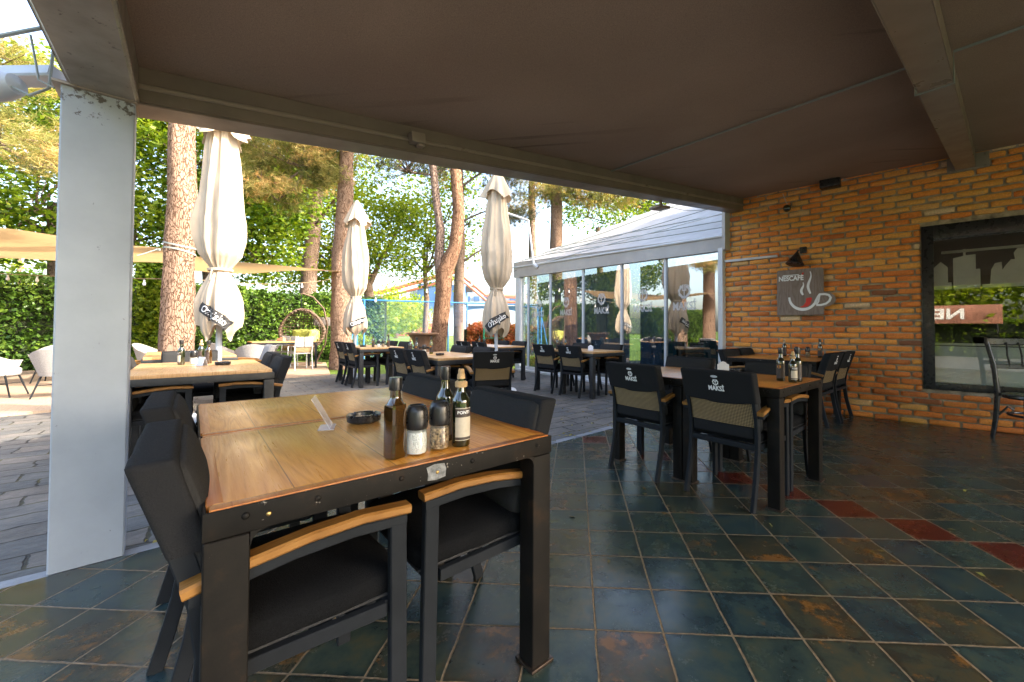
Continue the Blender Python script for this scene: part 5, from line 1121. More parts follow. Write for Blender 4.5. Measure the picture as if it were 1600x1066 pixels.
# ---- table things
def xy(x, y): return (x, y, 0.7512)
def sq_bottle(loc, rz, label, h=0.219):
    t = tag(empty('oil_bottle', loc, rz), label, 'bottle'); k = h/0.219
    bm = bm_new(); s = .0235
    prof = [(s*.9, 0), (s, .004), (s, .132*k), (s*.95, .145*k), (s*.55, .160*k), (.0135, .166*k), (.013, .19*k)]
    lathe(bm, prof[:4], 24, square=.85); lathe(bm, [(s*.95*1.08, .145*k), (s*.62, .162*k), (.0142, .168*k), (.0135, .195*k)], 24); obj('glass_body', bm, 'bottle_brown', t, smooth=35)
    bm = bm_new(); lathe(bm, [(.0165, .184*k), (.0172, .186*k), (.0175, .217*k), (.0165, .219*k), (0, .219*k)], 24); obj('cap', bm, 'black', t, smooth=35); return t
def round_bottle(loc, rz, label, h=0.229, cap='black', pourer=False, lab='label_dark', dot=True, glass='bottle'):
    t = tag(empty('glass_bottle', loc, rz), label, 'bottle'); k = h/0.229; r = .0275
    bm = bm_new(); lathe(bm, [(0, .004), (r*.9, 0), (r, .005), (r, .13*k), (r*.93, .140*k), (r*.6, .155*k), (.0135, .165*k), (.0125, .2*k)], 28); obj('glass_body', bm, glass, t, smooth=40)
    bm = bm_new(); lathe(bm, [(.0129, .168*k), (.0130, .190*k)], 20, cap=False); obj('neck', bm, 'bottle_neck' if not pourer else 'clear', t, smooth=40)
    bm = bm_new(); nn = 20
    def arc(z0, z1, a0, a1, rr, mi=0):
        A = [[bm.verts.new((rr*math.cos(R(a0+(a1-a0)*i/nn)), rr*math.sin(R(a0+(a1-a0)*i/nn)), z)) for i in range(nn+1)] for z in (z0, z1)]
        for i in range(nn): bm.faces.new((A[0][i], A[0][i+1], A[1][i+1], A[1][i])).material_index = mi
    la, lb_ = (-112, 2) if lab == 'label' else (-160, 20)
    arc(.02, .115*k, la, lb_, r+.0005)
    if lab == 'label': arc(.022, .030, la, lb_, r+.0009, 1); arc(.088*k, .113*k, la, lb_, r+.0009, 1)
    ob = obj('label', bm, [lab, 'label_dark'], t, smooth=40)
    if dot:
        bm = bm_new(); rr = r+.0011; C_ = []
        for i in range(18): a = 2*math.pi*i/18; th = R(-100)+.012*math.cos(a)/r; C_.append(bm.verts.new((rr*math.cos(th), rr*math.sin(th), .098*k+.012*math.sin(a))))
        bm.faces.new(C_); obj('label_dot', bm, 'orange_dot', t, smooth=0)
    if lab == 'label':
        bm = bm_new(); fn = lambda x, y, z: ((r+.0016)*math.cos(R(-60)+x/r), (r+.0016)*math.sin(R(-60)+x/r), .102*k+y)
        add_text(bm, 'PONTI', .0125, fn, bold=.0003); obj('label_text', bm, 'white', t, smooth=0)
    bm = bm_new()
    if pourer: lathe(bm, [(.0175, .175*k), (.0185, .178*k), (.0185, .190*k), (.0125, .194*k), (.0115, .212*k), (.0095, .216*k), (.0085, .229*k), (0, .229*k)], 24); obj('cork_pourer', bm, 'cork', t, smooth=35)
    else: lathe(bm, [(.0150, .188*k), (.0158, .190*k), (.0160, .226*k), (.015, .229*k), (0, .229*k)], 24); obj('cap', bm, cap, t, smooth=35)
    return t
def grinder(loc, label, fill, h=0.135):
    t = tag(empty('grinder', loc), label, 'grinder'); k = h/.135
    bm = bm_new(); lathe(bm, [(0, .002), (.0255, 0), (.028, .004), (.0285, .03*k), (.0265, .068*k)], 28, square=.25); obj('glass_jar', bm, 'clear', t, smooth=40)
    bm = bm_new(); lathe(bm, [(0, .0045), (.0255, .005), (.0268, .03*k), (.0255, .062*k), (0, .060*k)], 28, square=.25); obj('grains', bm, fill, t, smooth=40)
    bm = bm_new(); lathe(bm, [(.0275, .070*k), (.0300, .074*k), (.0312, .092*k), (.0295, .118*k), (.0240, .133*k), (.021, .135*k), (.018, .131*k), (0, .131*k)], 28); obj('grinder_cap', bm, 'black', t, smooth=40); return t
def ashtray(loc, label, s=1.0, rz=0):
    bm = bm_new(); n = 40; rings = []
    for r, z in ((.050, 0), (.056, .004), (.058, .026), (.054, .030), (.045, .030), (.041, .026), (.038, .008), (0.001, .008)):
        ring = []
        for j in range(n):
            a = 2*math.pi*j/n; dz = 0
            if z > .02:
                for q in range(4):
                    if abs(((a-q*math.pi/2+.4) % (2*math.pi))-.08) < .12: dz = -.009
            ring.append(bm.verts.new((r*s*math.cos(a), r*s*math.sin(a), z+dz)))
        rings.append(ring)
    for i in range(len(rings)-1):
        for j in range(n): bm.faces.new((rings[i][j], rings[i][(j+1) % n], rings[i+1][(j+1) % n], rings[i+1][j]))
    bm.faces.new(rings[0][::-1]); o = obj('ashtray', bm, 'black', smooth=35, loc=loc, rotz=rz); return tag(o, label, 'ashtray', 'black ashtrays on the tables')
def card(loc, rz, label, m_='paper', shape=0):
    bm = bm_new()
    if shape == 0:
        for s_ in (1, -1): vs = box(bm, (0, 0, 0), (.11, .0012, .085), rot=Matrix.Rotation(R(14*s_), 3, 'X')); bmesh.ops.translate(bm, vec=(0, s_*.011, .0425), verts=vs)
    else:
        P = [(-.045, 0), (.045, 0), (.045, .07), (.03, .075), (.02, .088), (.0, .095), (-.02, .088), (-.03, .075), (-.045, .07)]
        plate(bm, P, (0, 0, 0.002), (1, 0, 0), (0, .15, .99), (0, 1, 0), .006); box(bm, (0, .01, .002), (.09, .05, .003), .001)
    o = obj('card_holder', bm, m_, smooth=0, loc=loc, rotz=rz); return tag(o, label, 'card holder')
sq_bottle(xy(-.436, 1.116), R(-30), 'tall square dark oil bottle at the front of the group on the nearest table')
grinder(xy(-.388, 1.150), 'salt grinder with black cap and white grains on the nearest table', 'salt', .137); grinder(xy(-.338, 1.200), 'pepper grinder with black cap and peppercorns on the nearest table', 'pepper', .139)
round_bottle(xy(-.283, 1.236), R(0), 'balsamic bottle with cork pourer and pale label on the nearest table', .231, pourer=True, lab='label', dot=False)
round_bottle(xy(-.347, 1.295), R(0), 'round olive oil bottle with orange dot label behind the grinders on the nearest table', .233)
ashtray(xy(-.725, 1.55), 'black round ashtray beside the clear stand on the nearest table', 1.05)
bm = bm_new(); vs = box(bm, (0, 0, 0), (.003, .095, .12), .001, rot=Matrix.Rotation(R(-28), 3, 'Y')); bmesh.ops.translate(bm, vec=(-.034, 0, .058), verts=vs); box(bm, (-.018, 0, .0018), (.05, .095, .003), .001)
tag(obj('acrylic_stand', bm, 'acrylic', smooth=0, loc=xy(-.79, 1.452), rotz=R(24)), 'clear acrylic menu stand leaning on the nearest table', 'menu stand')
# second table
round_bottle(xy(1.60, 2.86), R(-40), 'dark bottle with orange dot, left one of three on the right table', .232)
round_bottle(xy(1.635, 2.775), R(-30), 'bottle with large pale label, front one of three on the right table', .21, pourer=True, lab='label', dot=False)
round_bottle(xy(1.70, 2.83), R(-60), 'dark bottle, right one of three on the right table', .235)
card(xy(1.40, 3.35), R(-15), 'white shaped card holder on the tiled floor table', 'paper', 1); ashtray(xy(1.52, 3.40), 'black ashtray behind the chair back on the tiled floor table')
# wall table
cw = Vector((3.02, 4.66)); P_ = lambda u, v: (cw.x+e1w.x*u+E2w.x*v, cw.y+e1w.y*u+E2w.y*v)
round_bottle(xy(*P_(.74, .60)), R(-40), 'bottle with pourer, left one on the wall table', .25, pourer=True, dot=False); round_bottle(xy(*P_(.84, .20)), R(-40), 'dark bottle, right one on the wall table', .25)
grinder(xy(*P_(.78, .46)), 'salt grinder on the wall table between two bottles', 'salt'); grinder(xy(*P_(.82, .34)), 'pepper grinder on the wall table beside the right bottle', 'pepper')
# left table
L3 = lambda u, v: (c3.x+dirv(A1).x*u+dirv(A1-90).x*v, c3.y+dirv(A1).y*u+dirv(A1-90).y*v)
round_bottle(xy(-3.62, 3.93), R(-60), 'dark labelled bottle, left one on the pale table by the column', .24, lab='label', dot=False); round_bottle(xy(-3.50, 4.10), R(-60), 'brown oil bottle, right one on the pale table by the column', .23, glass='bottle_brown')
round_bottle(xy(-3.68, 4.22), R(-60), 'bottle with cork pourer at the back of the pale table by the column', .235, pourer=True, dot=False)
grinder(xy(-3.56, 4.00), 'salt grinder on the pale table by the column', 'salt'); card(xy(-3.33, 3.83), R(-25), 'folded white card on the pale table by the column'); ashtray(xy(-3.24, 3.96), 'black ashtray on the pale table by the column', 1.1)
# T4, T5, T7, T6
f = lambda x0, y0, A_, u, v: xy(x0+dirv(A_).x*u+dirv(A_-90).x*v, y0+dirv(A_).y*u+dirv(A_-90).y*v)
round_bottle(f(x4, y4, A1, .32, .25), 0, 'dark bottle, left one under the middle umbrella', .24); round_bottle(f(x4, y4, A1, .60, .20), 0, 'dark bottle, right one under the middle umbrella', .24)
grinder(f(x4, y4, A1, .42, .24), 'salt grinder between the two bottles under the middle umbrella', 'salt'); grinder(f(x4, y4, A1, .50, .22), 'pepper grinder between the two bottles under the middle umbrella', 'pepper')
ashtray(f(x4, y4, A1, .22, .55), 'black ashtray left of the bottles under the middle umbrella')
round_bottle(f(x5, y5, A1, .12, .9), 0, 'dark bottle with orange dot on the forked pine table', .24); round_bottle(f(x5, y5, A1, .02+.1, 1.12), 0, 'bottle with cork pourer on the forked pine table', .235, pourer=True, dot=False); round_bottle(f(x5, y5, A1, .36, .95), 0, 'greenish tall bottle on the forked pine table', .25, glass='bottle_neck')
grinder(f(x5, y5, A1, .24, .92), 'salt grinder among the bottles on the forked pine table', 'salt'); ashtray(f(x5, y5, A1, .30, .55), 'black ashtray on the forked pine table')
round_bottle(f(x7, y7, A7, .18, 1.0), 0, 'bottle with cork pourer on the pavilion table', .24, pourer=True, dot=False); round_bottle(f(x7, y7, A7, .32, .92), 0, 'dark bottle right of the cork one on the pavilion table', .24)
grinder(f(x7, y7, A7, .25, .95), 'salt grinder between the bottles on the pavilion table', 'salt'); card(f(x7, y7, A7, .35, .35), R(-15), 'white shaped card holder on the pavilion table', 'paper', 1)
round_bottle(f(x6, y6, A1, .3, 1.0), 0, 'small dark bottle on the table near the red shrubs', .21); grinder(f(x6, y6, A1, .4, .95), 'salt grinder on the table near the red shrubs', 'salt')

# ---- folded umbrellas
UP = [(1.00, .20), (1.06, .245), (1.15, .262), (1.30, .265), (1.45, .245), (1.60, .205), (1.72, .15), (1.80, .118), (1.84, .112), (1.90, .16), (2.02, .25), (2.2, .298), (2.45, .310), (2.8, .275), (3.2, .215), (3.55, .165), (3.75, .14)]
def uprof(z):
    for (z0, r0), (z1, r1) in zip(UP, UP[1:]):
        if z <= z1: t = (z-z0)/(z1-z0); t = t*t*(3-2*t) if 0 else t; return r0+(r1-r0)*max(0, t)
    return UP[-1][1]
USZ = [1.0]
def umb_r(th, z, seed, flat=1.0):
    r = uprof(z)*USZ[0]; tw = th+0.10*math.sin(z*1.3+seed)+0.05*noise.noise(Vector((math.cos(th)*2, math.sin(th)*2+seed, z*2.2)))
    f = 0.16*(0.5-abs(math.sin(4*tw+seed)))*1.2 + 0.10*(0.5-abs(math.sin(6.5*tw-seed*2+z*.5))) + 0.05*math.cos(13*tw+z*2.5)*math.cos(z*1.4+seed)
    f += 0.16*noise.noise(Vector((math.cos(th)*1.5+seed, math.sin(th)*1.5, z*1.6)))+0.05*noise.noise(Vector((math.cos(th)*4+seed, math.sin(th)*4, z*5)))
    near = math.exp(-((z-1.83)/0.20)**2); f += near*(0.10*math.cos(17*th+seed*3)+0.08*noise.noise(Vector((math.cos(th)*6, math.sin(th)*6, z*9+seed))))
    fade = 0.5+0.5*min(1, abs(z-1.83)/0.4)
    return r*(1+f*flat*fade+0.10*math.cos(2*th+seed))
def make_umbrella(x, y, seed, label, band_az, tiltdeg, top=3.95, sz=1.0, text='Ožujsko', usz=1.0):
    USZ[0] = usz; t = tag(empty('patio_umbrella', (x, y, 0)), label, 'umbrella', 'folded cream umbrellas between the tables')
    bm = bm_new(); n = 160; rings = []
    zs = list(np.arange(0.98, 3.76, 0.04))
    for z in zs:
        ring = []
        for j in range(n):
            th = 2*math.pi*j/n; zz = z
            if z < 1.6:      # scalloped lower hem
                k = (1.6-z)/0.62; zz = z + k*(0.10*abs(math.sin(2*th+seed))**1.0*1.3 - 0.04*math.cos(4*th+seed*1.7))
            r = umb_r(th, zz if zz > 1 else 1.0, seed); ring.append(bm.verts.new((r*math.cos(th), r*math.sin(th), zz)))
        rings.append(ring)
    for i in range(len(rings)-1):
        for j in range(n): bm.faces.new((rings[i][j], rings[i][(j+1) % n], rings[i+1][(j+1) % n], rings[i+1][j]))
    obj('folded_canopy', bm, 'canvas', t, smooth=75)
    bm = bm_new(); rings = []     # vent flap over the top
    for k in range(15):
        v = k/14; ring = []
        for j in range(n):
            th = 2*math.pi*j/n; z = top-(top-3.50)*v; z -= 0.07*v*math.cos(4*th+seed); r = (0.02+0.235*v**0.8)*(1+v*(0.14*math.cos(8*th+seed)+.10*math.cos(3*th-seed))); ring.append(bm.verts.new((r*math.cos(th), r*math.sin(th), z)))
        rings.append(ring)
    for i in range(len(rings)-1):
        for j in range(n): bm.faces.new((rings[i][j], rings[i+1][j], rings[i+1][(j+1) % n], rings[i][(j+1) % n]))
    bm.faces.new(rings[0][::-1]); obj('vent_flap', bm, 'canvas', t, smooth=75)
    bm = bm_new(); lathe(bm, [(.118, 1.815), (.128, 1.82), (.128, 1.845), (.118, 1.85)], 40, cap=False); tube(bm, [(.10*math.cos(R(-90)), -.12, 1.83), (.02, -.16, 1.78), (.0, -.15, 1.70)], .008, 6); obj('tie_strap', bm, 'canvas', t)
    bm = bm_new(); tube(bm, [(0, 0, 0.02), (0, 0, top-.02)], .031, 16); obj('pole', bm, 'pipe', t, smooth=40)
    bm = bm_new(); lathe(bm, [(0, 0), (.36, 0), (.37, .02), (.35, .045), (.08, .06), (.05, .12), (0, .12)], 32); obj('base', bm, 'white_metal', t, smooth=40)
    # printed band wrapped on the lower canopy
    th0 = math.atan2(-y, -x) if band_az is None else band_az; zc_, ct, st = 1.27, math.cos(R(tiltdeg)), math.sin(R(tiltdeg)); arch = 0.5
    for nm, mt, off in (('print_band', 'black_print', 0.003), ('print_text', 'white', 0.007)):
        bm = bm_new()
        def fn(u, v, z=0):
            v2 = v - arch*u*u*(1.2); uu = u*ct-v2*st; vv = u*st+v2*ct; zz = zc_+vv; th = th0+uu/(0.262*usz); r = max(umb_r(th+q*.045, zz+p_*.02, seed) for q in (-2, -1, 0, 1, 2) for p_ in (-1, 0, 1))+off; return (r*math.cos(th), r*math.sin(th), zz)
        if nm == 'print_band':
            A = [[bm.verts.new(fn(-.21*sz+.42*sz*i/40, -.062*sz+.124*sz*j/6)) for j in range(7)] for i in range(41)]
            for i in range(40):
                for j in range(6): bm.faces.new((A[i][j], A[i+1][j], A[i+1][j+1], A[i][j+1]))
            bm.faces.new([bm.verts.new(fn(a, b)) for a, b in ((-.03, -.062*sz), (.0, -.095*sz), (.03, -.062*sz))])
        else: add_text(bm, text, .118*sz, fn, bold=.0012, sx=.82)
        obj(nm, bm, mt, t, smooth=0)
    return t
make_umbrella(-4.17, 5.03, 0.4, 'largest folded cream umbrella, stained, beside the strapped pine trunk', math.atan2(-5.03, 4.17)-0.28, -36, sz=1.0, usz=.82)
make_umbrella(-4.52, 9.18, 2.1, 'smallest looking folded cream umbrella, between the pine trunks and the lawn', math.atan2(-9.18, 4.52)+0.2, 28, top=4.05, sz=.9, usz=.95)
make_umbrella(-1.04, 7.25, 3.9, 'folded cream umbrella closest to the pavilion, right of the forked pine', math.atan2(-7.25, 1.04)+0.05, 34, top=4.0, usz=.92, sz=1.12)

# ---- pavilion interior
ib = 0.05
def itable(s, i, lab):
    t = tag(empty('indoor_table', gp(s, ib, i)), lab, 'table', 'dark tables inside the pavilion'); bm = bm_new(); box(bm, (0, 0, .735), (.95, .95, .04), .004); obj('tabletop', bm, 'black', t)
    for a in (-.4, .4):
        for b in (-.4, .4): bm = bm_new(); box(bm, (a, b, .355), (.06, .06, .71), .004); obj('leg', bm, 'black', t)
    t.rotation_euler = (0, 0, R(-54)); return t
itable(5.6, 1.0, 'dark table just inside the clear pavilion glass'); itable(4.4, 2.6, 'dark table deeper inside the pavilion')
def ichair(s, i, rz, lab):
    t = tag(empty('indoor_chair', gp(s, ib, i), rz), lab, 'chair', 'teal chairs inside the pavilion'); bm = bm_new(); puff(bm, (0, 0, .45), (.46, .46, .09), .03, .003); obj('seat', bm, 'teal', t, smooth=60)
    bm = bm_new(); puff(bm, (0, -.22, .70), (.46, .07, .42), .03, .003); obj('backrest', bm, 'teal', t, smooth=60)
    for a in (-.19, .19):
        for b in (-.19, .19): bm = bm_new(); tube(bm, [(a, b, .42), (a*1.15, b*1.15, 0)], .014, 8); obj('leg', bm, 'black', t)
ichair(5.0, .62, R(-54), 'teal chair inside the pavilion behind the blue curtain'); ichair(5.9, 1.9, R(126), 'teal chair inside the pavilion behind the dark table'); ichair(6.0, .5, R(-20), 'teal chair inside the pavilion next to the brick wall')
for k, (s, i) in enumerate(((5.5, .9), (5.75, 1.15), (5.3, 1.1), (5.8, .8))):
    bm = bm_new(); lathe(bm, [(0, 0), (.03, 0), (.004, .006), (.004, .08), (.03, .11), (.036, .15), (.03, .19)], 18, cap=False); o = obj('wine_glass', bm, 'clear', loc=gp(s, ib+.756, i)); tag(o, ('nearest', 'right', 'left', 'farthest')[k]+' wine glass on the dark table inside the pavilion', 'wine glass', 'wine glasses inside the pavilion')
bm = bm_new(); P, tn, C_ = sample_blobs(260, [(0, 0, .12, .12, .12, .10)], 26, .05); bm.free(); lp = tag(empty('table_plant', gp(5.2, ib+.755, .8)), 'small green potted plant on the table inside the pavilion', 'plant')
leaves('foliage', P, tn, .06, 'leaf', lp); bm = bm_new(); lathe(bm, [(0, 0), (.05, 0), (.06, .08), (0, .08)], 18); obj('pot', bm, 'white_metal', lp)
# ================================================================== TREES AND GARDEN
def pxw(x, y, Z):       # helper used once to lay out the far garden: picture point at distance Z -> world
    r = F + R2*((x-866.06)/631.46) - U2*((y-502.92)/631.46); t = Z/r.y; return Vector((r.x*t, r.y*t, 1.1014+r.z*t))
def tree(name, label, base, path, radii, bk, seed, limbs=(), group=None, rough=.07, n=20):
    t = tag(empty(name, base), label, 'tree', group); b0 = Vector(base)
    bm = bm_new(); trunk_mesh(bm, [Vector(p)-b0 for p in path], radii, n=n, seed=seed, rough=rough); tr = obj('trunk', bm, bk, t, smooth=70)
    for pts, r0, r1 in limbs:
        bm = bm_new(); P = [Vector(p)-b0 for p in pts]; Q = []
        for i in range(len(P)-1):
            for k in range(6): q = P[i].lerp(P[i+1], k/6); Q.append(q+Vector((noise.noise(q*1.3+Vector((seed, 0, 0))), noise.noise(q*1.3+Vector((0, seed, 0))), noise.noise(q*1.3)))*.10)
        Q.append(P[-1]); tube(bm, Q, [r0+(r1-r0)*i/(len(Q)-1) for i in range(len(Q))], 10); obj('limb', bm, bk, t, smooth=60)
    return t
def crown(t, kind, n, blobs, size, m, clump=28, cr=.32, shell=.55, **k):
    b0 = t.location; B = [(b[0]-b0.x, b[1]-b0.y, b[2]-b0.z, b[3], b[4], b[5]) for b in blobs]
    P, tn, C_ = sample_blobs(n, B, clump, cr, shell)
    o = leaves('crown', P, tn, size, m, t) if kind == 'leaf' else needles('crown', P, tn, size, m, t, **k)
    bm = bm_new()                                   # twigs running into the clumps
    for c in C_[:min(len(C_), 130)]:
        bi = min(range(len(B)), key=lambda i: (Vector(B[i][:3])-Vector(c)).length); a = Vector(B[bi][:3])-Vector((0, 0, B[bi][5]*.3)); c = Vector(c); mid = a.lerp(c, .5)+Vector((0, 0, -.08*(c-a).length)); tube(bm, [a, mid, c], [.022, .013, .005], 5)
    for q in B[1:]: a, c = Vector(B[0][:3])-Vector((0, 0, B[0][5]*.3)), Vector(q[:3])-Vector((0, 0, q[5]*.3)); tube(bm, [a, a.lerp(c, .5)+Vector((.1, 0, -.12)), c], [.035, .03, .024], 6)
    obj('twigs', bm, 'bark_dark', t); return o
TGp = 'tall trees around the terrace'
# strapped pine (left, bright bark)
t = tree('pine_tree', 'tall bright-barked pine with grey straps, just right of the column', (-6.85, 7.35, 0), [(-6.9, 7.35, -.1), (-6.86, 7.35, .5), (-6.84, 7.35, 2.5), (-6.80, 7.35, 3.4), (-6.86, 7.35, 4.6), (-6.8, 7.4, 9.5)], [.28, .25, .212, .215, .19, .14], 'bark', 1.3, group=TGp, rough=.09, n=28)
crown(t, 'needle', 5200, [(-6.8, 7.4, 9.3, 2.6, 2.6, 1.2), (-8.0, 7.2, 7.9, 1.5, 1.5, .7), (-5.9, 8.4, 8.2, 1.5, 1.4, .7)], .17, 'needle', clump=26, cr=.25)
bm = bm_new()
for z in (2.62, 2.50):
    P = [(.226*math.cos(a), .226*math.sin(a), z+.05*math.sin(a*1.0+z*9)) for a in np.linspace(0, 2*math.pi, 40)]; sweep(bm, P, .028, .005, side=(0, 0, 1), cap=False)
box(bm, (-.18, -.22, 2.50), (.07, .03, .04), .004); tube(bm, [(-.18, -.24, 2.50), (-.30, -.35, 2.40), (-.36, -.40, 2.36)], .01, 6)
tag(obj('ratchet_strap', bm, 'grey_pipe', loc=(-6.84, 7.35, 0)), 'grey ratchet straps wound round the bright-barked pine', 'strap')
# pine at x530
t = tree('pine_tree', 'straight pine with flared base between the two folded umbrellas', (-6.12, 11.6, 0), [(-6.0, 11.6, -.1), (-6.08, 11.6, .45), (-6.14, 11.6, 1.2), (-6.15, 11.6, 3), (-6.05, 11.6, 5), (-6.0, 11.6, 9.5)], [.40, .30, .245, .235, .20, .13], 'bark', 2.7, group=TGp, rough=.09, n=24)
crown(t, 'needle', 9000, [(-7.1, 11.4, 5.9, 1.25, .9, .75), (-8.2, 11.2, 5.3, 1.1, .9, .6), (-8.8, 11.2, 6.6, 1.0, .9, .6), (-6.6, 11.9, 6.9, 1.3, 1, .7), (-6.2, 11.6, 9.5, 2.4, 2.4, 1.1), (-7.6, 11.0, 4.75, .8, .7, .38)], .17, 'needle', clump=26, cr=.22)
# thick pine behind the hedge
t = tree('pine_tree', 'dark pine trunk rising behind the clipped hedge, left of the flared pine', (-10.4, 17.0, 0), [(-10.45, 17, -.1), (-10.4, 17, 2), (-10.3, 17, 4.2), (-10.1, 17, 6.5), (-10, 17, 11)], [.36, .32, .28, .24, .15], 'bark_dark', 4.1, group=TGp, rough=.09,
         limbs=[([(-10.3, 17, 5.2), (-9.0, 16.4, 6.4), (-8.0, 16, 6.9)], .08, .03)])
crown(t, 'needle', 5000, [(-10.6, 16.2, 8.0, 2.2, 1.5, 1.1), (-12.2, 15.5, 7.2, 1.5, 1.2, .8), (-9.6, 16, 6.9, 1.1, 1, .6), (-10.2, 17, 11, 2.5, 2.5, 1.2)], .2, 'needle', clump=26, cr=.28)
# forked pine
t = tree('pine_tree', 'forked orange-barked pine splitting above head height, barrel table at its foot', (-3.0, 10.6, 0), [(-3.08, 10.6, -.1), (-3.06, 10.6, .4), (-3.00, 10.6, 1.2), (-2.92, 10.6, 2.0), (-2.90, 10.6, 2.62), (-2.62, 10.6, 3.3), (-2.53, 10.6, 4.2), (-2.64, 10.6, 5.4), (-2.5, 10.6, 9)], [.27, .225, .20, .20, .215, .165, .15, .14, .09], 'bark_orange', 6.0, group=TGp, rough=.10, n=24)
bm = bm_new(); trunk_mesh(bm, [(x+3.0, 0, z) for x, z in ((-2.93, 2.35), (-3.04, 3.0), (-3.00, 3.7), (-3.10, 4.3), (-3.22, 5.4), (-3.5, 8))], [.17, .125, .11, .10, .09, .05], n=18, seed=8, rough=.09); obj('second_trunk', bm, 'bark_dark', t, smooth=70)
crown(t, 'needle', 3600, [(-4.0, 10.9, 5.55, 1.05, .8, .55), (-3.2, 11.6, 5.9, .8, .8, .5), (-2.8, 10.6, 9, 2.4, 2.2, 1.1), (-4.6, 11, 6.3, .9, .8, .5)], .16, 'needle_dark', clump=26, cr=.22)
# trunks behind
t = tree('pine_tree', 'dark trunk standing just behind and right of the forked pine', (-4.3, 18.3, 0), [(-4.28, 18.3, -.1), (-4.34, 18.3, 2), (-4.3, 18.3, 5), (-4.4, 18.3, 10)], [.26, .22, .22, .15], 'bark_dark', 7.7, group=TGp,
         limbs=[([(-4.3, 18.3, 4.1), (-3.4, 18.2, 4.7), (-2.6, 18, 5.9), (-2.0, 18, 6.6)], .05, .02), ([(-4.3, 18.3, 6.0), (-3.3, 18.2, 6.4), (-1.9, 18.1, 6.5)], .05, .015), ([(-4.3, 18.3, 7.6), (-3.2, 18.2, 8.3), (-2.2, 18.1, 8.2)], .06, .015)])
crown(t, 'needle', 3800, [(-4.3, 18.3, 10.5, 2.5, 2.2, 1.2), (-2.2, 18.0, 7.5, 1.1, .9, .5), (-1.6, 18, 6.2, .8, .7, .35), (-2.6, 18, 8.6, 1.2, 1, .5)], .2, 'needle_dark', clump=24, cr=.26)
t = tree('pine_tree', 'slim pine behind the pavilion roof corner, left of the white pipe arm', (-1.1, 20, 0), [(-1.1, 20, -.1), (-1.08, 20, 4), (-1.15, 20, 8), (-1.1, 20, 13)], [.22, .20, .17, .1], 'bark_dark', 9.2, group=TGp)
crown(t, 'needle', 4600, [(-.9, 20, 8.2, 1.2, 1, .7), (-2.1, 20, 7.1, .9, .8, .4), (-1, 20, 10.5, 2, 1.8, 1), (-.2, 19.5, 9.4, 1.2, 1, .6)], .2, 'needle', clump=26, cr=.28)
t = tree('pine_tree', 'pine rising directly behind the pavilion roof with sunlit needles', (.05, 16.8, 0), [(.05, 16.8, -.1), (.05, 16.8, 4), (.1, 16.8, 7), (.1, 16.8, 12)], [.30, .27, .23, .14], 'bark', 10.5, group=TGp)
crown(t, 'needle', 8000, [(.2, 16.6, 6.9, 1.1, .9, .6), (1.4, 16.4, 6.7, 1.1, .9, .6), (.3, 16.6, 8.2, 1.7, 1.3, .8), (2.4, 16.6, 6.6, .9, .8, .45), (3.3, 16.8, 6.9, .9, .8, .45), (.1, 16.8, 11, 2.2, 2, 1.1), (1.9, 16.5, 7.6, 1.0, .9, .5)], .19, 'needle', clump=26, cr=.24)
# near pine sprays top left
t = tree('pine_tree', 'pine left of the column with long hanging needles, mostly out of frame', (-11.0, 6.2, 0), [(-11.0, 6.2, -.1), (-11, 6.2, 4), (-11, 6.2, 9)], [.3, .26, .18], 'bark', 12.5, group=TGp,
         limbs=[([(-11, 6.2, 3.9), (-9.6, 6.3, 4.2), (-8.2, 6.4, 4.1), (-7.4, 6.4, 3.9)], .05, .012), ([(-11, 6.2, 5.1), (-9.4, 6.2, 5.5), (-8.3, 6.3, 5.3)], .05, .012)])
crown(t, 'needle', 6500, [(-8.9, 6.4, 4.15, 1.0, .7, .35), (-8.0, 6.4, 3.75, .7, .5, .28), (-8.9, 6.2, 5.35, 1.0, .7, .55), (-9.8, 6.4, 4.7, .8, .6, .5), (-11, 6.2, 8.6, 2.2, 2.2, 1.1)], .16, 'needle', clump=24, cr=.17, k=15, width=.007)
# deciduous trees
LGp = 'leafy trees behind the hedge'
def leafy(label, x, y, blobs, n, m='leaf', size=.15, h=4.5, r=.2, limbs=(), seed=0, **k):
    t = tree('leafy_tree', label, (x, y, 0), [(x, y, -.1), (x+.1, y, h*.5), (x-.1, y, h)], [r*1.25, r, r*.7], 'bark_dark', seed, limbs=limbs, group=LGp)
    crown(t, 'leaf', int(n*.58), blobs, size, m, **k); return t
def limbs_to(x, y, h, pts, r=.09): return [([(x, y, h*.75), ((x+p[0])/2, (y+p[1])/2, (h*.75+p[2])/2+.15), p], r, .02) for p in pts]
leafy('dense leafy tree left of the column, behind the ivy hedge', -15.5, 12.5, [(-15.5, 12.0, 5.2, 3.0, 2.0, 2.1), (-13.2, 12.6, 4.2, 1.8, 1.4, 1.5), (-17.5, 11, 5.0, 2.4, 2, 2.3), (-14.5, 12.5, 7.8, 2.6, 2, 1.5), (-16, 11, 3.6, 1.8, 1.2, 1.1), (-17.5, 13.5, 8.6, 3, 2, 2), (-20, 10, 6.5, 3, 2.5, 2.5)], 56000, h=5, seed=1, limbs=limbs_to(-15.5, 12.5, 5, [(-13.2, 12.4, 4.6), (-17.2, 11.4, 5.4), (-14.6, 12.2, 7.4)]), cr=.36)
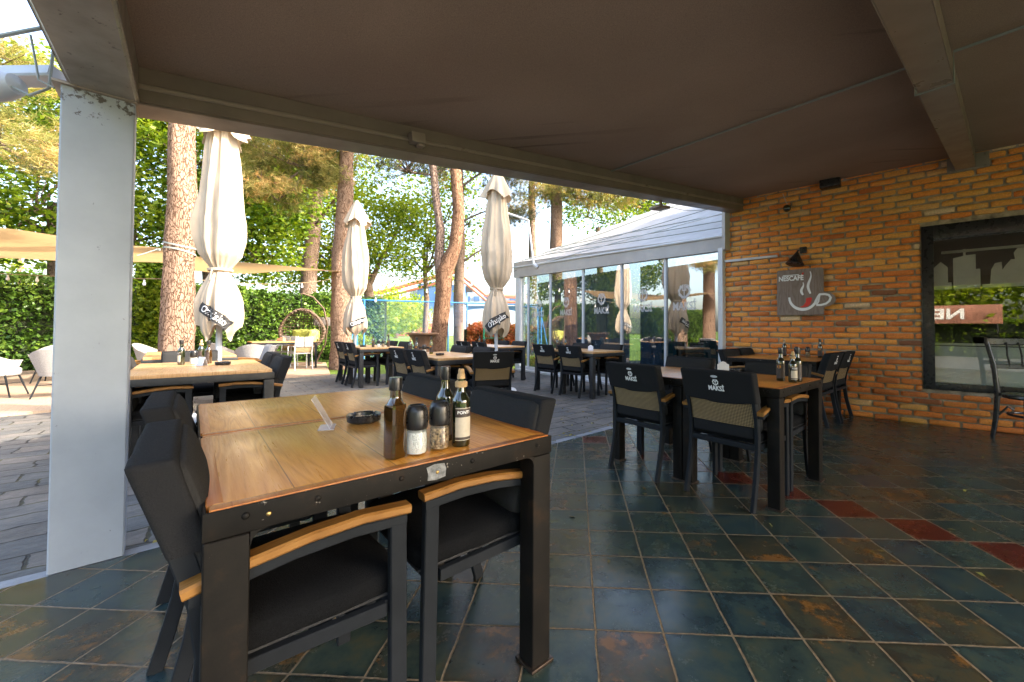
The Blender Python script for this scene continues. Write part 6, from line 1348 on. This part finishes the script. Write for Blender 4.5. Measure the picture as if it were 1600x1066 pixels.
leafy('leafy tree between the column and the strapped pine', -12.2, 14.2, [(-12.0, 14.0, 5.0, 2.2, 1.6, 1.8), (-10.6, 14.4, 3.9, 1.5, 1.2, 1.1), (-12.6, 14, 7.2, 2.4, 1.6, 1.5), (-9.9, 14.4, 5.6, 1.4, 1.1, 1.1), (-9.8, 14.8, 7.6, 1.6, 1.2, 1.1), (-13.4, 14.6, 9.2, 2.6, 1.6, 1.5)], 44000, h=4.5, seed=2, limbs=limbs_to(-12.2, 14.2, 4.5, [(-10.2, 14.3, 5.2), (-10.8, 14.3, 3.7), (-12.6, 14, 6.8), (-13.4, 14, 5)]), cr=.34)
leafy('broad leafy tree with dark leaning limbs behind the hedge', -9.0, 19.5, [(-10.6, 19, 4.6, 2.4, 1.6, 1.3), (-8.4, 19.4, 5.0, 2.2, 1.6, 1.2), (-9.4, 19.6, 6.9, 2.4, 1.8, 1.3), (-12.4, 19.2, 6.4, 2.2, 1.6, 1.6), (-11.6, 19, 3.6, 1.8, 1.4, .9), (-6.9, 19.6, 6.6, 1.7, 1.3, 1.1), (-14.5, 20, 8, 3, 2, 2.2), (-11, 20, 9.2, 3, 2, 1.8)], 48000, m='leaf_lime', h=4.2, r=.24, seed=3, limbs=limbs_to(-9, 19.5, 4.2, [(-11.8, 19, 4.6), (-7.4, 19.4, 6.2), (-9.8, 19.4, 7.0), (-12.5, 19, 6.2)], .14), size=.15, cr=.4)
leafy('light green tree with airy crown against the sky, right of the middle umbrella', -6.9, 21.5, [(-6.6, 21.2, 6.0, 1.8, 1.3, 1.5), (-5.2, 21.4, 5.2, 1.5, 1.2, 1.1), (-6.6, 21.4, 8.4, 2.1, 1.4, 1.3), (-4.6, 21.4, 7.0, 1.3, 1.1, .9), (-7.9, 21.3, 4.5, 1.3, 1.1, 1.0), (-4.9, 21.5, 9.0, 1.5, 1.2, 1.0), (-6.1, 21.2, 4.0, 1.1, .9, .6), (-8.4, 21.4, 7.2, 1.3, 1, 1.2)], 13500, m='leaf_lime', h=5.5, r=.13, seed=4, limbs=limbs_to(-6.9, 21.5, 5.5, [(-5.2, 21.4, 5.4), (-4.6, 21.4, 7.2), (-7.8, 21.3, 5.0), (-6.4, 21.3, 8.6), (-5, 21.4, 9)], .06), size=.15, cr=.42, shell=.3, clump=20)
leafy('distant leafy tree behind the pines at the pavilion roof', 3.0, 27, [(2.2, 27, 9.2, 2.6, 2, 1.6), (5, 27, 8.6, 2.5, 2, 1.6), (.4, 27, 10.5, 2, 1.5, 1.6), (2.5, 27, 12, 3, 2, 1.6)], 9000, h=8, r=.22, seed=6, size=.2, cr=.5)
leafy('fresh green tree peeking over the pavilion roof by the beam lamp', 5.6, 21, [(4.3, 21, 7.9, 1.8, 1.3, 1.0), (6.5, 21, 8.3, 2, 1.5, 1.2)], 5000, m='leaf_lime', h=6, r=.2, seed=16, size=.16, cr=.4)
# ivy hedges
def hedge(name, label, pts, h, thick, n, m, size, depth=.14, hvar=.12, cat='hedge', core=True):
    t = tag(empty(name, (pts[0][0], pts[0][1], 0)), label, cat); b0 = Vector((pts[0][0], pts[0][1], 0)); P = [Vector((a, b, 0))-b0 for a, b in pts]
    L = [(P[i+1]-P[i]).length for i in range(len(P)-1)]; tot = sum(L); out = []; tn = []
    for i in range(len(P)-1):
        d = (P[i+1]-P[i]).normalized(); s = Vector((-d.y, d.x, 0)); k = int(n*L[i]/tot)
        u = rng.random(k)*L[i]; face = rng.random(k); z = rng.random(k)**.9*h; side = np.where(face < .62, -1, np.where(face < .75, 1, 0))
        off = np.where(side == 0, (rng.random(k)-.5)*thick, side*thick/2); zz = np.where(side == 0, h, z)
        bulge = np.array([noise.noise(Vector((a*.9+i*7, b*1.1, 3.1))) for a, b in zip(u, zz)]); fine = np.array([noise.noise(Vector((a*4+i*7, b*4, 9.1))) for a, b in zip(u, zz)])
        off = off*(1+.35*bulge+.25*fine)+rng.normal(size=k)*depth*.5; zz = zz+(side == 0)*(bulge*hvar*2+rng.normal(size=k)*.05)+rng.normal(size=k)*.03
        out.append(np.stack([P[i].x+d.x*u+s.x*off, P[i].y+d.y*u+s.y*off, np.maximum(.02, zz)], 1)); tn.append(np.clip(.45+.35*bulge+.45*fine+rng.normal(size=k)*.15, 0, 1))
        if core:
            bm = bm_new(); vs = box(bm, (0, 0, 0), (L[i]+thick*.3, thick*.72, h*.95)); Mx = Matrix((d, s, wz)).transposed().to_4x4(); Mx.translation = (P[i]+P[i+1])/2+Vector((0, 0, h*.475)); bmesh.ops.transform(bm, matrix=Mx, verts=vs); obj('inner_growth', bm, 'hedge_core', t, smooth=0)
    leaves('foliage', np.concatenate(out), np.concatenate(tn), size, m, t, flat=.8); return t
hedge('ivy_hedge', 'tall dark green ivy hedge along the left side and behind the egg chair', [(-22, 6.2), (-14.6, 10.3), (-11.5, 12.6), (-9.0, 15.0), (-7.0, 16.4)], 2.35, .8, 52000, 'ivy', .10)
hedge('ivy_column', 'bright ivy growing up just right of the column behind the tables', [(-11.3, 11.2), (-10.6, 11.3)], 3.3, .7, 7000, 'leaf', .10)
hedge('red_hedge', 'orange-red shrub hedge behind the far tables near the pavilion', [(-2.75, 12.9), (-1.2, 13.1), (.9, 13.2)], 1.18, .7, 20000, 'red_leaf', .075, hvar=.25)
hedge('low_shrub', 'low green shrubs with fallen leaves below the egg chair', [(-7.7, 14.6), (-6.6, 14.2)], .75, .6, 3000, 'leaf_lime', .08, hvar=.3, core=False)
for k, (x, y, rz, lb) in enumerate(((-12.2, 10.4, 35, 'dark planter box with herbs hung on the ivy hedge left of the column'), (-8.45, 13.2, 40, 'dark planter box with herbs hung on the hedge beside the egg chair'))):
    t = tag(empty('hanging_planter', (x+(.9 if k else .6), y-(0 if k else .1), 1.22 if not k else 1.35), R(rz)), lb, 'planter', 'planter boxes hung on the hedge'); bm = bm_new(); box(bm, (0, 0, 0), (.55, .2, .28), .01); obj('box', bm, 'planter', t)
    P, tn, C_ = sample_blobs(500, [(0, 0, .2, .26, .1, .12)], 25, .05); leaves('herbs', P, tn, .05, 'leaf', t)
# ---- fence
fA, fB = Vector((-6.35, 12.9, 0)), Vector((1.2, 16.2, 0)); fd = (fB-fA).normalized(); fL = (fB-fA).length; FH = 2.05
fe = tag(empty('wire_fence', fA), 'blue wire mesh fence between the terrace and the sports field', 'fence')
bm = bm_new(); tube(bm, [Vector((0, 0, FH)), fd*fL+Vector((0, 0, FH))], .024, 8); obj('top_rail', bm, 'blue_paint', fe)
for s in (0.05, 0.25, 2.9, 3.55, 5.6, 8.0):
    bm = bm_new(); tube(bm, [fd*s+Vector((0, 0, 0)), fd*s+Vector((0, 0, FH))], .028, 8); obj('post', bm, 'blue_paint', fe)
bm = bm_new(); tube(bm, [fd*(-.12)+Vector((0, -.25, 0)), fd*.05+Vector((0, 0, 1.7))], .024, 8); obj('brace', bm, 'blue_paint', fe)
bm = bm_new(); stp = .085; nn = int((fL+FH)/stp)
for i in range(nn):
    s = i*stp
    for sg_ in (1, -1):
        a0, a1 = (s-FH, s) if sg_ > 0 else (s, s-FH); z0, z1 = 0.03, FH
        def clip(sa, za, sb, zb):
            if sa == sb: return None
            t0 = max(0, min((0-sa)/(sb-sa), (fL-sa)/(sb-sa))); t1 = min(1, max((0-sa)/(sb-sa), (fL-sa)/(sb-sa)))
            return None if t1 <= t0 else (sa+(sb-sa)*t0, za+(zb-za)*t0, sa+(sb-sa)*t1, za+(zb-za)*t1)
        c = clip(a0, z0, a1, z1)
        if c:
            p, q = fd*c[0]+Vector((0, 0.004*sg_, c[1])), fd*c[2]+Vector((0, .004*sg_, c[3])); tube(bm, [p, q], 0.0019, 3, cap=False)
obj('mesh_wire', bm, 'blue_paint', fe, smooth=0)
# green frame
bm = bm_new(); a, b = pxw(756, 512, 12.4), pxw(788, 512, 12.6)
tube(bm, [(a.x, a.y, 0), (a.x, a.y, 1.20), (b.x, b.y, 1.20), (b.x, b.y, 0)], .028, 8); tube(bm, [(a.x, a.y, .85), (b.x, b.y, .85)], .012, 6); tube(bm, [(a.x, a.y, .45), (b.x, b.y, .45)], .012, 6)
tag(obj('metal_gate', bm, 'green_paint'), 'small green tubular gate frame in front of the red shrubs', 'gate')
# field lines, far things
bm = bm_new()
def line(a, b, w_):
    a, b = Vector(a), Vector(b); s = Vector((-(b-a).y, (b-a).x, 0)).normalized()*w_/2; bm.faces.new([bm.verts.new(v) for v in (a-s, b-s, b+s, a+s)])
line((-9.5, 22.5, 0), (1, 17.8, 0), .12); line((-30, 58, 0), (12, 52, 0), .3)
fl_ = struct(obj('field_line', bm, 'white', smooth=0)); fl_.location.z = -.02
def farbox(name, x0, x1, y0, y1, Z, d, m, label, cat, z0=0.0):
    a, b = pxw(x0, y1, Z), pxw(x1, y0, Z); t = b; bm = bm_new(); zz0 = z0 if z0 is not None else a.z; box(bm, ((a.x+b.x)/2, Z+d/2, (zz0+b.z)/2), (abs(b.x-a.x), d, b.z-zz0)); return bm, a, b
st = tag(empty('stadium', (-22, 92, 0)), 'blue and white stadium with a red roof truss beyond the field', 'building')
def stp_(bm, name, m): o = obj(name, bm, m, smooth=0); adopt(o, st); return o
bm, a, b = farbox('', 640, 722, 455, 500, 92, 16, '', '', ''); stp_(bm, 'lower_wall', 'stadium_white')
bm = bm_new(); P = [pxw(x, y, 91) for x, y in ((652, 445), (724, 432), (724, 474), (652, 486))]; quad_slab(bm, [Vector(p) for p in P], Vector((0, 20, 0))); stp_(bm, 'blue_stand', 'stadium_blue')
bm, a, b = farbox('', 722, 860, 458, 478, 96, 14, '', '', '', z0=None); stp_(bm, 'upper_stand', 'stadium_white')
for k in range(9):
    bm, a, b = farbox('', 726+k*14, 735+k*14, 463, 470, 95.6, .5, '', '', '', z0=None); stp_(bm, 'window', 'stadium_blue')
bm, a, b = farbox('', 722, 860, 470, 512, 97, 10, '', '', ''); stp_(bm, 'rear_wall', 'stadium_blue')
bm = bm_new(); pa_, pb2, pc2, pd2 = pxw(590, 458, 89), pxw(714, 424, 89), pxw(760, 462, 89), pxw(860, 466, 89)
for a, b in ((pa_, pb2), (pb2, pc2), (pc2, pd2)):
    tube(bm, [a, b], .45, 6); tube(bm, [a+Vector((0, 1, -1.2)), b+Vector((0, 1, -1.2))], .3, 6)
stp_(bm, 'roof_truss', 'truss_red')
bm, a, b = farbox('', 728, 738, 447, 456, 93, 2, '', '', '', z0=None); stp_(bm, 'scoreboard', 'interior')
dm = tag(empty('air_dome', (-10, 78, 0)), 'white domed hall beyond the field, right of the forked pine', 'building'); bm = bm_new()
c = pxw(770, 515, 78); n = 20; A = []
for k in range(2):
    A.append([bm.verts.new((c.x+9.8*math.cos(math.pi*i/n), 74+k*12, .01+5.0*math.sin(math.pi*i/n)**.75)) for i in range(n+1)])
for i in range(n): bm.faces.new((A[0][i], A[0][i+1], A[1][i+1], A[1][i]))
for q in A: bm.faces.new(q)
bmesh.ops.recalc_face_normals(bm, faces=bm.faces[:]); adopt(obj('shell', bm, 'stadium_white', smooth=40), dm)
bm, a, b = farbox('', 600, 700, 505.5, 513, 68, .4, '', '', ''); tag(obj('field_wall', bm, 'truss_red', smooth=0), 'low reddish advertising wall at the far edge of the field', 'wall')
bm, a, b = farbox('', 646, 690, 494, 513, 72, 3, '', '', ''); tag(obj('white_hut', bm, 'stadium_white', smooth=0), 'small white building across the field', 'building')
bm, a, b = farbox('', 564, 600, 502, 513, 60, .3, '', '', ''); tag(obj('green_screen', bm, 'green_paint', smooth=0), 'green screen at the far edge of the field', 'screen') if 0 else bm.free()
mt = tag(empty('floodlight_mast', (-9.2, 100, 0)), 'distant lattice floodlight mast right of the right umbrella', 'mast'); c = pxw(809, 400, 100); bm = bm_new()
for dx in (-.5, .5): tube(bm, [(c.x+dx, 100, 0), (c.x+dx*.5, 100, c.z)], .12, 5)
for k in range(14): tube(bm, [(c.x-.45, 100, k*1.3), (c.x+.45, 100, k*1.3+1.3)], .06, 4)
adopt(obj('lattice', bm, 'stadium_white'), mt); bm = bm_new()
for i in range(4):
    for j in range(3): box(bm, (c.x-1.2+.8*i, 99.7, c.z-.9+.9*j), (.55, .3, .6), .05)
adopt(obj('lamp_bank', bm, 'stadium_white'), mt)
FG = 'distant trees beyond the field'
for k, (x0, x1, ytop, Z, m_, lb) in enumerate(((556, 612, 472, 46, 'leaf', 'distant dark bush group left across the field'), (598, 640, 468, 52, 'leaf_lime', 'distant pale tree across the field with a visible trunk'), (628, 662, 462, 62, 'leaf_lime', 'distant pale tree before the blue stadium'), (520, 566, 470, 50, 'leaf', 'distant bushes behind the middle umbrella'), (-60, 120, 300, 60, 'leaf', 'distant trees far left behind the ivy'), (560, 640, 440, 66, 'leaf_lime', 'distant tall tree row across the field'))):
    a, b = pxw(x0, 515, Z), pxw(x1, ytop, Z); cx_, hw, hz = (a.x+b.x)/2, (b.x-a.x)/2, b.z
    t = tree('distant_tree', lb, (cx_, Z, 0), [(cx_, Z, -.1), (cx_, Z, hz*.55)], [.3, .2], 'bark_dark', k, group=FG)
    crown(t, 'leaf', 3200, [(cx_, Z, hz*.58, hw, hw*.8, hz*.4), (cx_-hw*.4, Z, hz*.4, hw*.7, hw*.6, hz*.3), (cx_+hw*.5, Z, hz*.45, hw*.6, hw*.6, hz*.32)], .42, m_, clump=20, cr=.7)
bm = bm_new(); bmesh.ops.create_grid(bm, x_segments=60, y_segments=8, size=1)
for v in bm.verts: v.co = Vector((v.co.x*260, 150+v.co.y*40, 0)); v.co.z = (1-abs(v.co.y-150)/42)*(7+4*noise.noise(Vector((v.co.x*.05, v.co.y*.05, 1))))-.2
hl = struct(obj('hills', bm, 'hedge_core', smooth=60))

# ---- fallen leaves and crumbs on the paving
pp = []
for k in range(420):
    t_ = rng.random(); p = K0+(K1-K0)*t_*.9+Vector((-0.707, 0.707))*(.05+rng.random()**2*3.5); pp.append((p.x, p.y, .004))
for k in range(40): pp.append((rng.uniform(-2, 4), rng.uniform(1.6, 4.6), .005))
lf = leaves('fallen_leaves', np.array(pp), rng.random(len(pp)), .035, 'dry_leaf', None, flat=.05); lf.data.transform(Matrix.Identity(4))
for v in lf.data.vertices: v.co.z = max(.001, min(.012, v.co.z))
lf['kind'] = 'stuff'; lf['label'] = 'small dry fallen leaves scattered over the grey paving'; lf['category'] = 'fallen leaves'
# ---- sails
def sail(name, label, corners, sagz, n=22):
    c = [Vector(p) for p in corners]; bm = bm_new(); G_ = []
    for i in range(n+1):
        row = []
        for j in range(n+1):
            u, v = i/n, j/n; p = (c[0]*(1-u)+c[1]*u)*(1-v)+(c[3]*(1-u)+c[2]*u)*v
            eu, ev = u*(1-u)*4, v*(1-v)*4; ctr = (c[0]+c[1]+c[2]+c[3])/4
            p = p + (ctr-p)*(.14*max(eu*(1-ev), ev*(1-eu))); p.z -= sagz*eu*ev + .02*math.sin(u*9+v*4); row.append(bm.verts.new(p))
        G_.append(row)
    for i in range(n):
        for j in range(n): bm.faces.new((G_[i][j], G_[i+1][j], G_[i+1][j+1], G_[i][j+1]))
    return tag(obj(name, bm, 'sail', smooth=80), label, 'shade sail', 'beige shade sails between the trees')
s1 = sail('shade_sail', 'large beige shade sail left of and behind the column', [pxw(262, 388, 7.2), pxw(-260, 318, 5.6), pxw(-90, 404, 10.4), pxw(312, 414, 9.6)], .10)
s2 = sail('shade_sail', 'long narrow beige shade sail right of the strapped pine', [pxw(300, 396, 7.6), pxw(314, 404, 7.8), pxw(534, 424, 11.4), pxw(232, 424, 11.8)], .16)
bm = bm_new(); tube(bm, sag(pxw(534, 424, 11.4), pxw(682, 436, 10.5), .03), .010, 6); tag(obj('sail_rope', bm, 'sail'), 'beige rope tying the sail to the forked pine', 'rope')
# ---- string lights
def lights(label, a, b, s, nb_, m_='black'):
    bm = bm_new(); P = sag(a, b, s, 20); tube(bm, P, .007, 5); t = obj('string_lights', bm, m_); tag(t, label, 'string lights', 'outdoor string lights')
    for k in range(nb_):
        q = P[int((k+.5)/nb_*20)]; bm = bm_new(); lathe(bm, [(0, -.02), (.014, -.02), (.015, -.06), (.026, -.09), (.022, -.12), (0, -.135)], 10, c=q); obj('bulb', bm, 'paper', t)
lights('string lights from the forked pine to the pavilion corner', pxw(696, 436, 10.5), pxw(808, 422, 11.2), .16, 4)
lights('dark string of lights from the forked pine left to the middle umbrella', pxw(684, 446, 10.5), pxw(560, 466, 9.5), .05, 3)
lights('string lights hung across the hedge left of the column', pxw(-60, 424, 8.5), pxw(262, 436, 7.4), .03, 6, 'sail'); lights('string lights between the strapped pine and the flared pine', pxw(300, 436, 7.5), pxw(520, 436, 11.5), .12, 5, 'sail')
# ---- garden behind the camera, seen in the window and lighting the veranda
hedge('garden_hedge', 'clipped hedge of the garden mirrored in the window', [(-14, -3), (-9, -9.5), (0, -14)], 1.5, .9, 16000, 'leaf', .14)
t = leafy('leafy garden tree mirrored in the window', -10, -14, [(-10, -14, 4.4, 3.5, 3, 3.0), (-6, -16, 4.4, 3, 3, 3.2), (-13, -10, 4.4, 3, 3, 3), (-8, -12, 2.4, 3, 1.2, 1.4)], 30000, m='leaf_lime', h=4, size=.26, cr=.6, seed=21)
t = leafy('second leafy garden tree mirrored in the window', -1, -19, [(-1, -19, 4.6, 3.6, 3, 3.4), (3, -20, 4.4, 3.6, 3, 3.2)], 18000, m='leaf_lime', h=4, size=.28, cr=.6, seed=22)
bn = tag(empty('garden_banner', (-7.0, -9.0, 0), math.atan2(-1, 1)), 'red banner with white letters mirrored in the window', 'banner'); bm = bm_new(); box(bm, (0, 0, 1.85), (5.5, .03, .8), .004); obj('cloth', bm, 'banner_red', bn); bm = bm_new(); add_text(bm, 'NESCAFÉ', .62, lambda x, y, z: (-x*1.3, .02, 1.85+y), bold=.02); obj('lettering', bm, 'white', bn, smooth=0)
for s_ in (-2.6, 2.6): bm = bm_new(); tube(bm, [(s_, -.05, 0), (s_, -.05, 2.3)], .04, 8); obj('post', bm, 'dark_metal', bn)
for o in bpy.data.objects:
    if o.type == 'EMPTY' and not o.children and 'category' not in o: bpy.data.objects.remove(o)
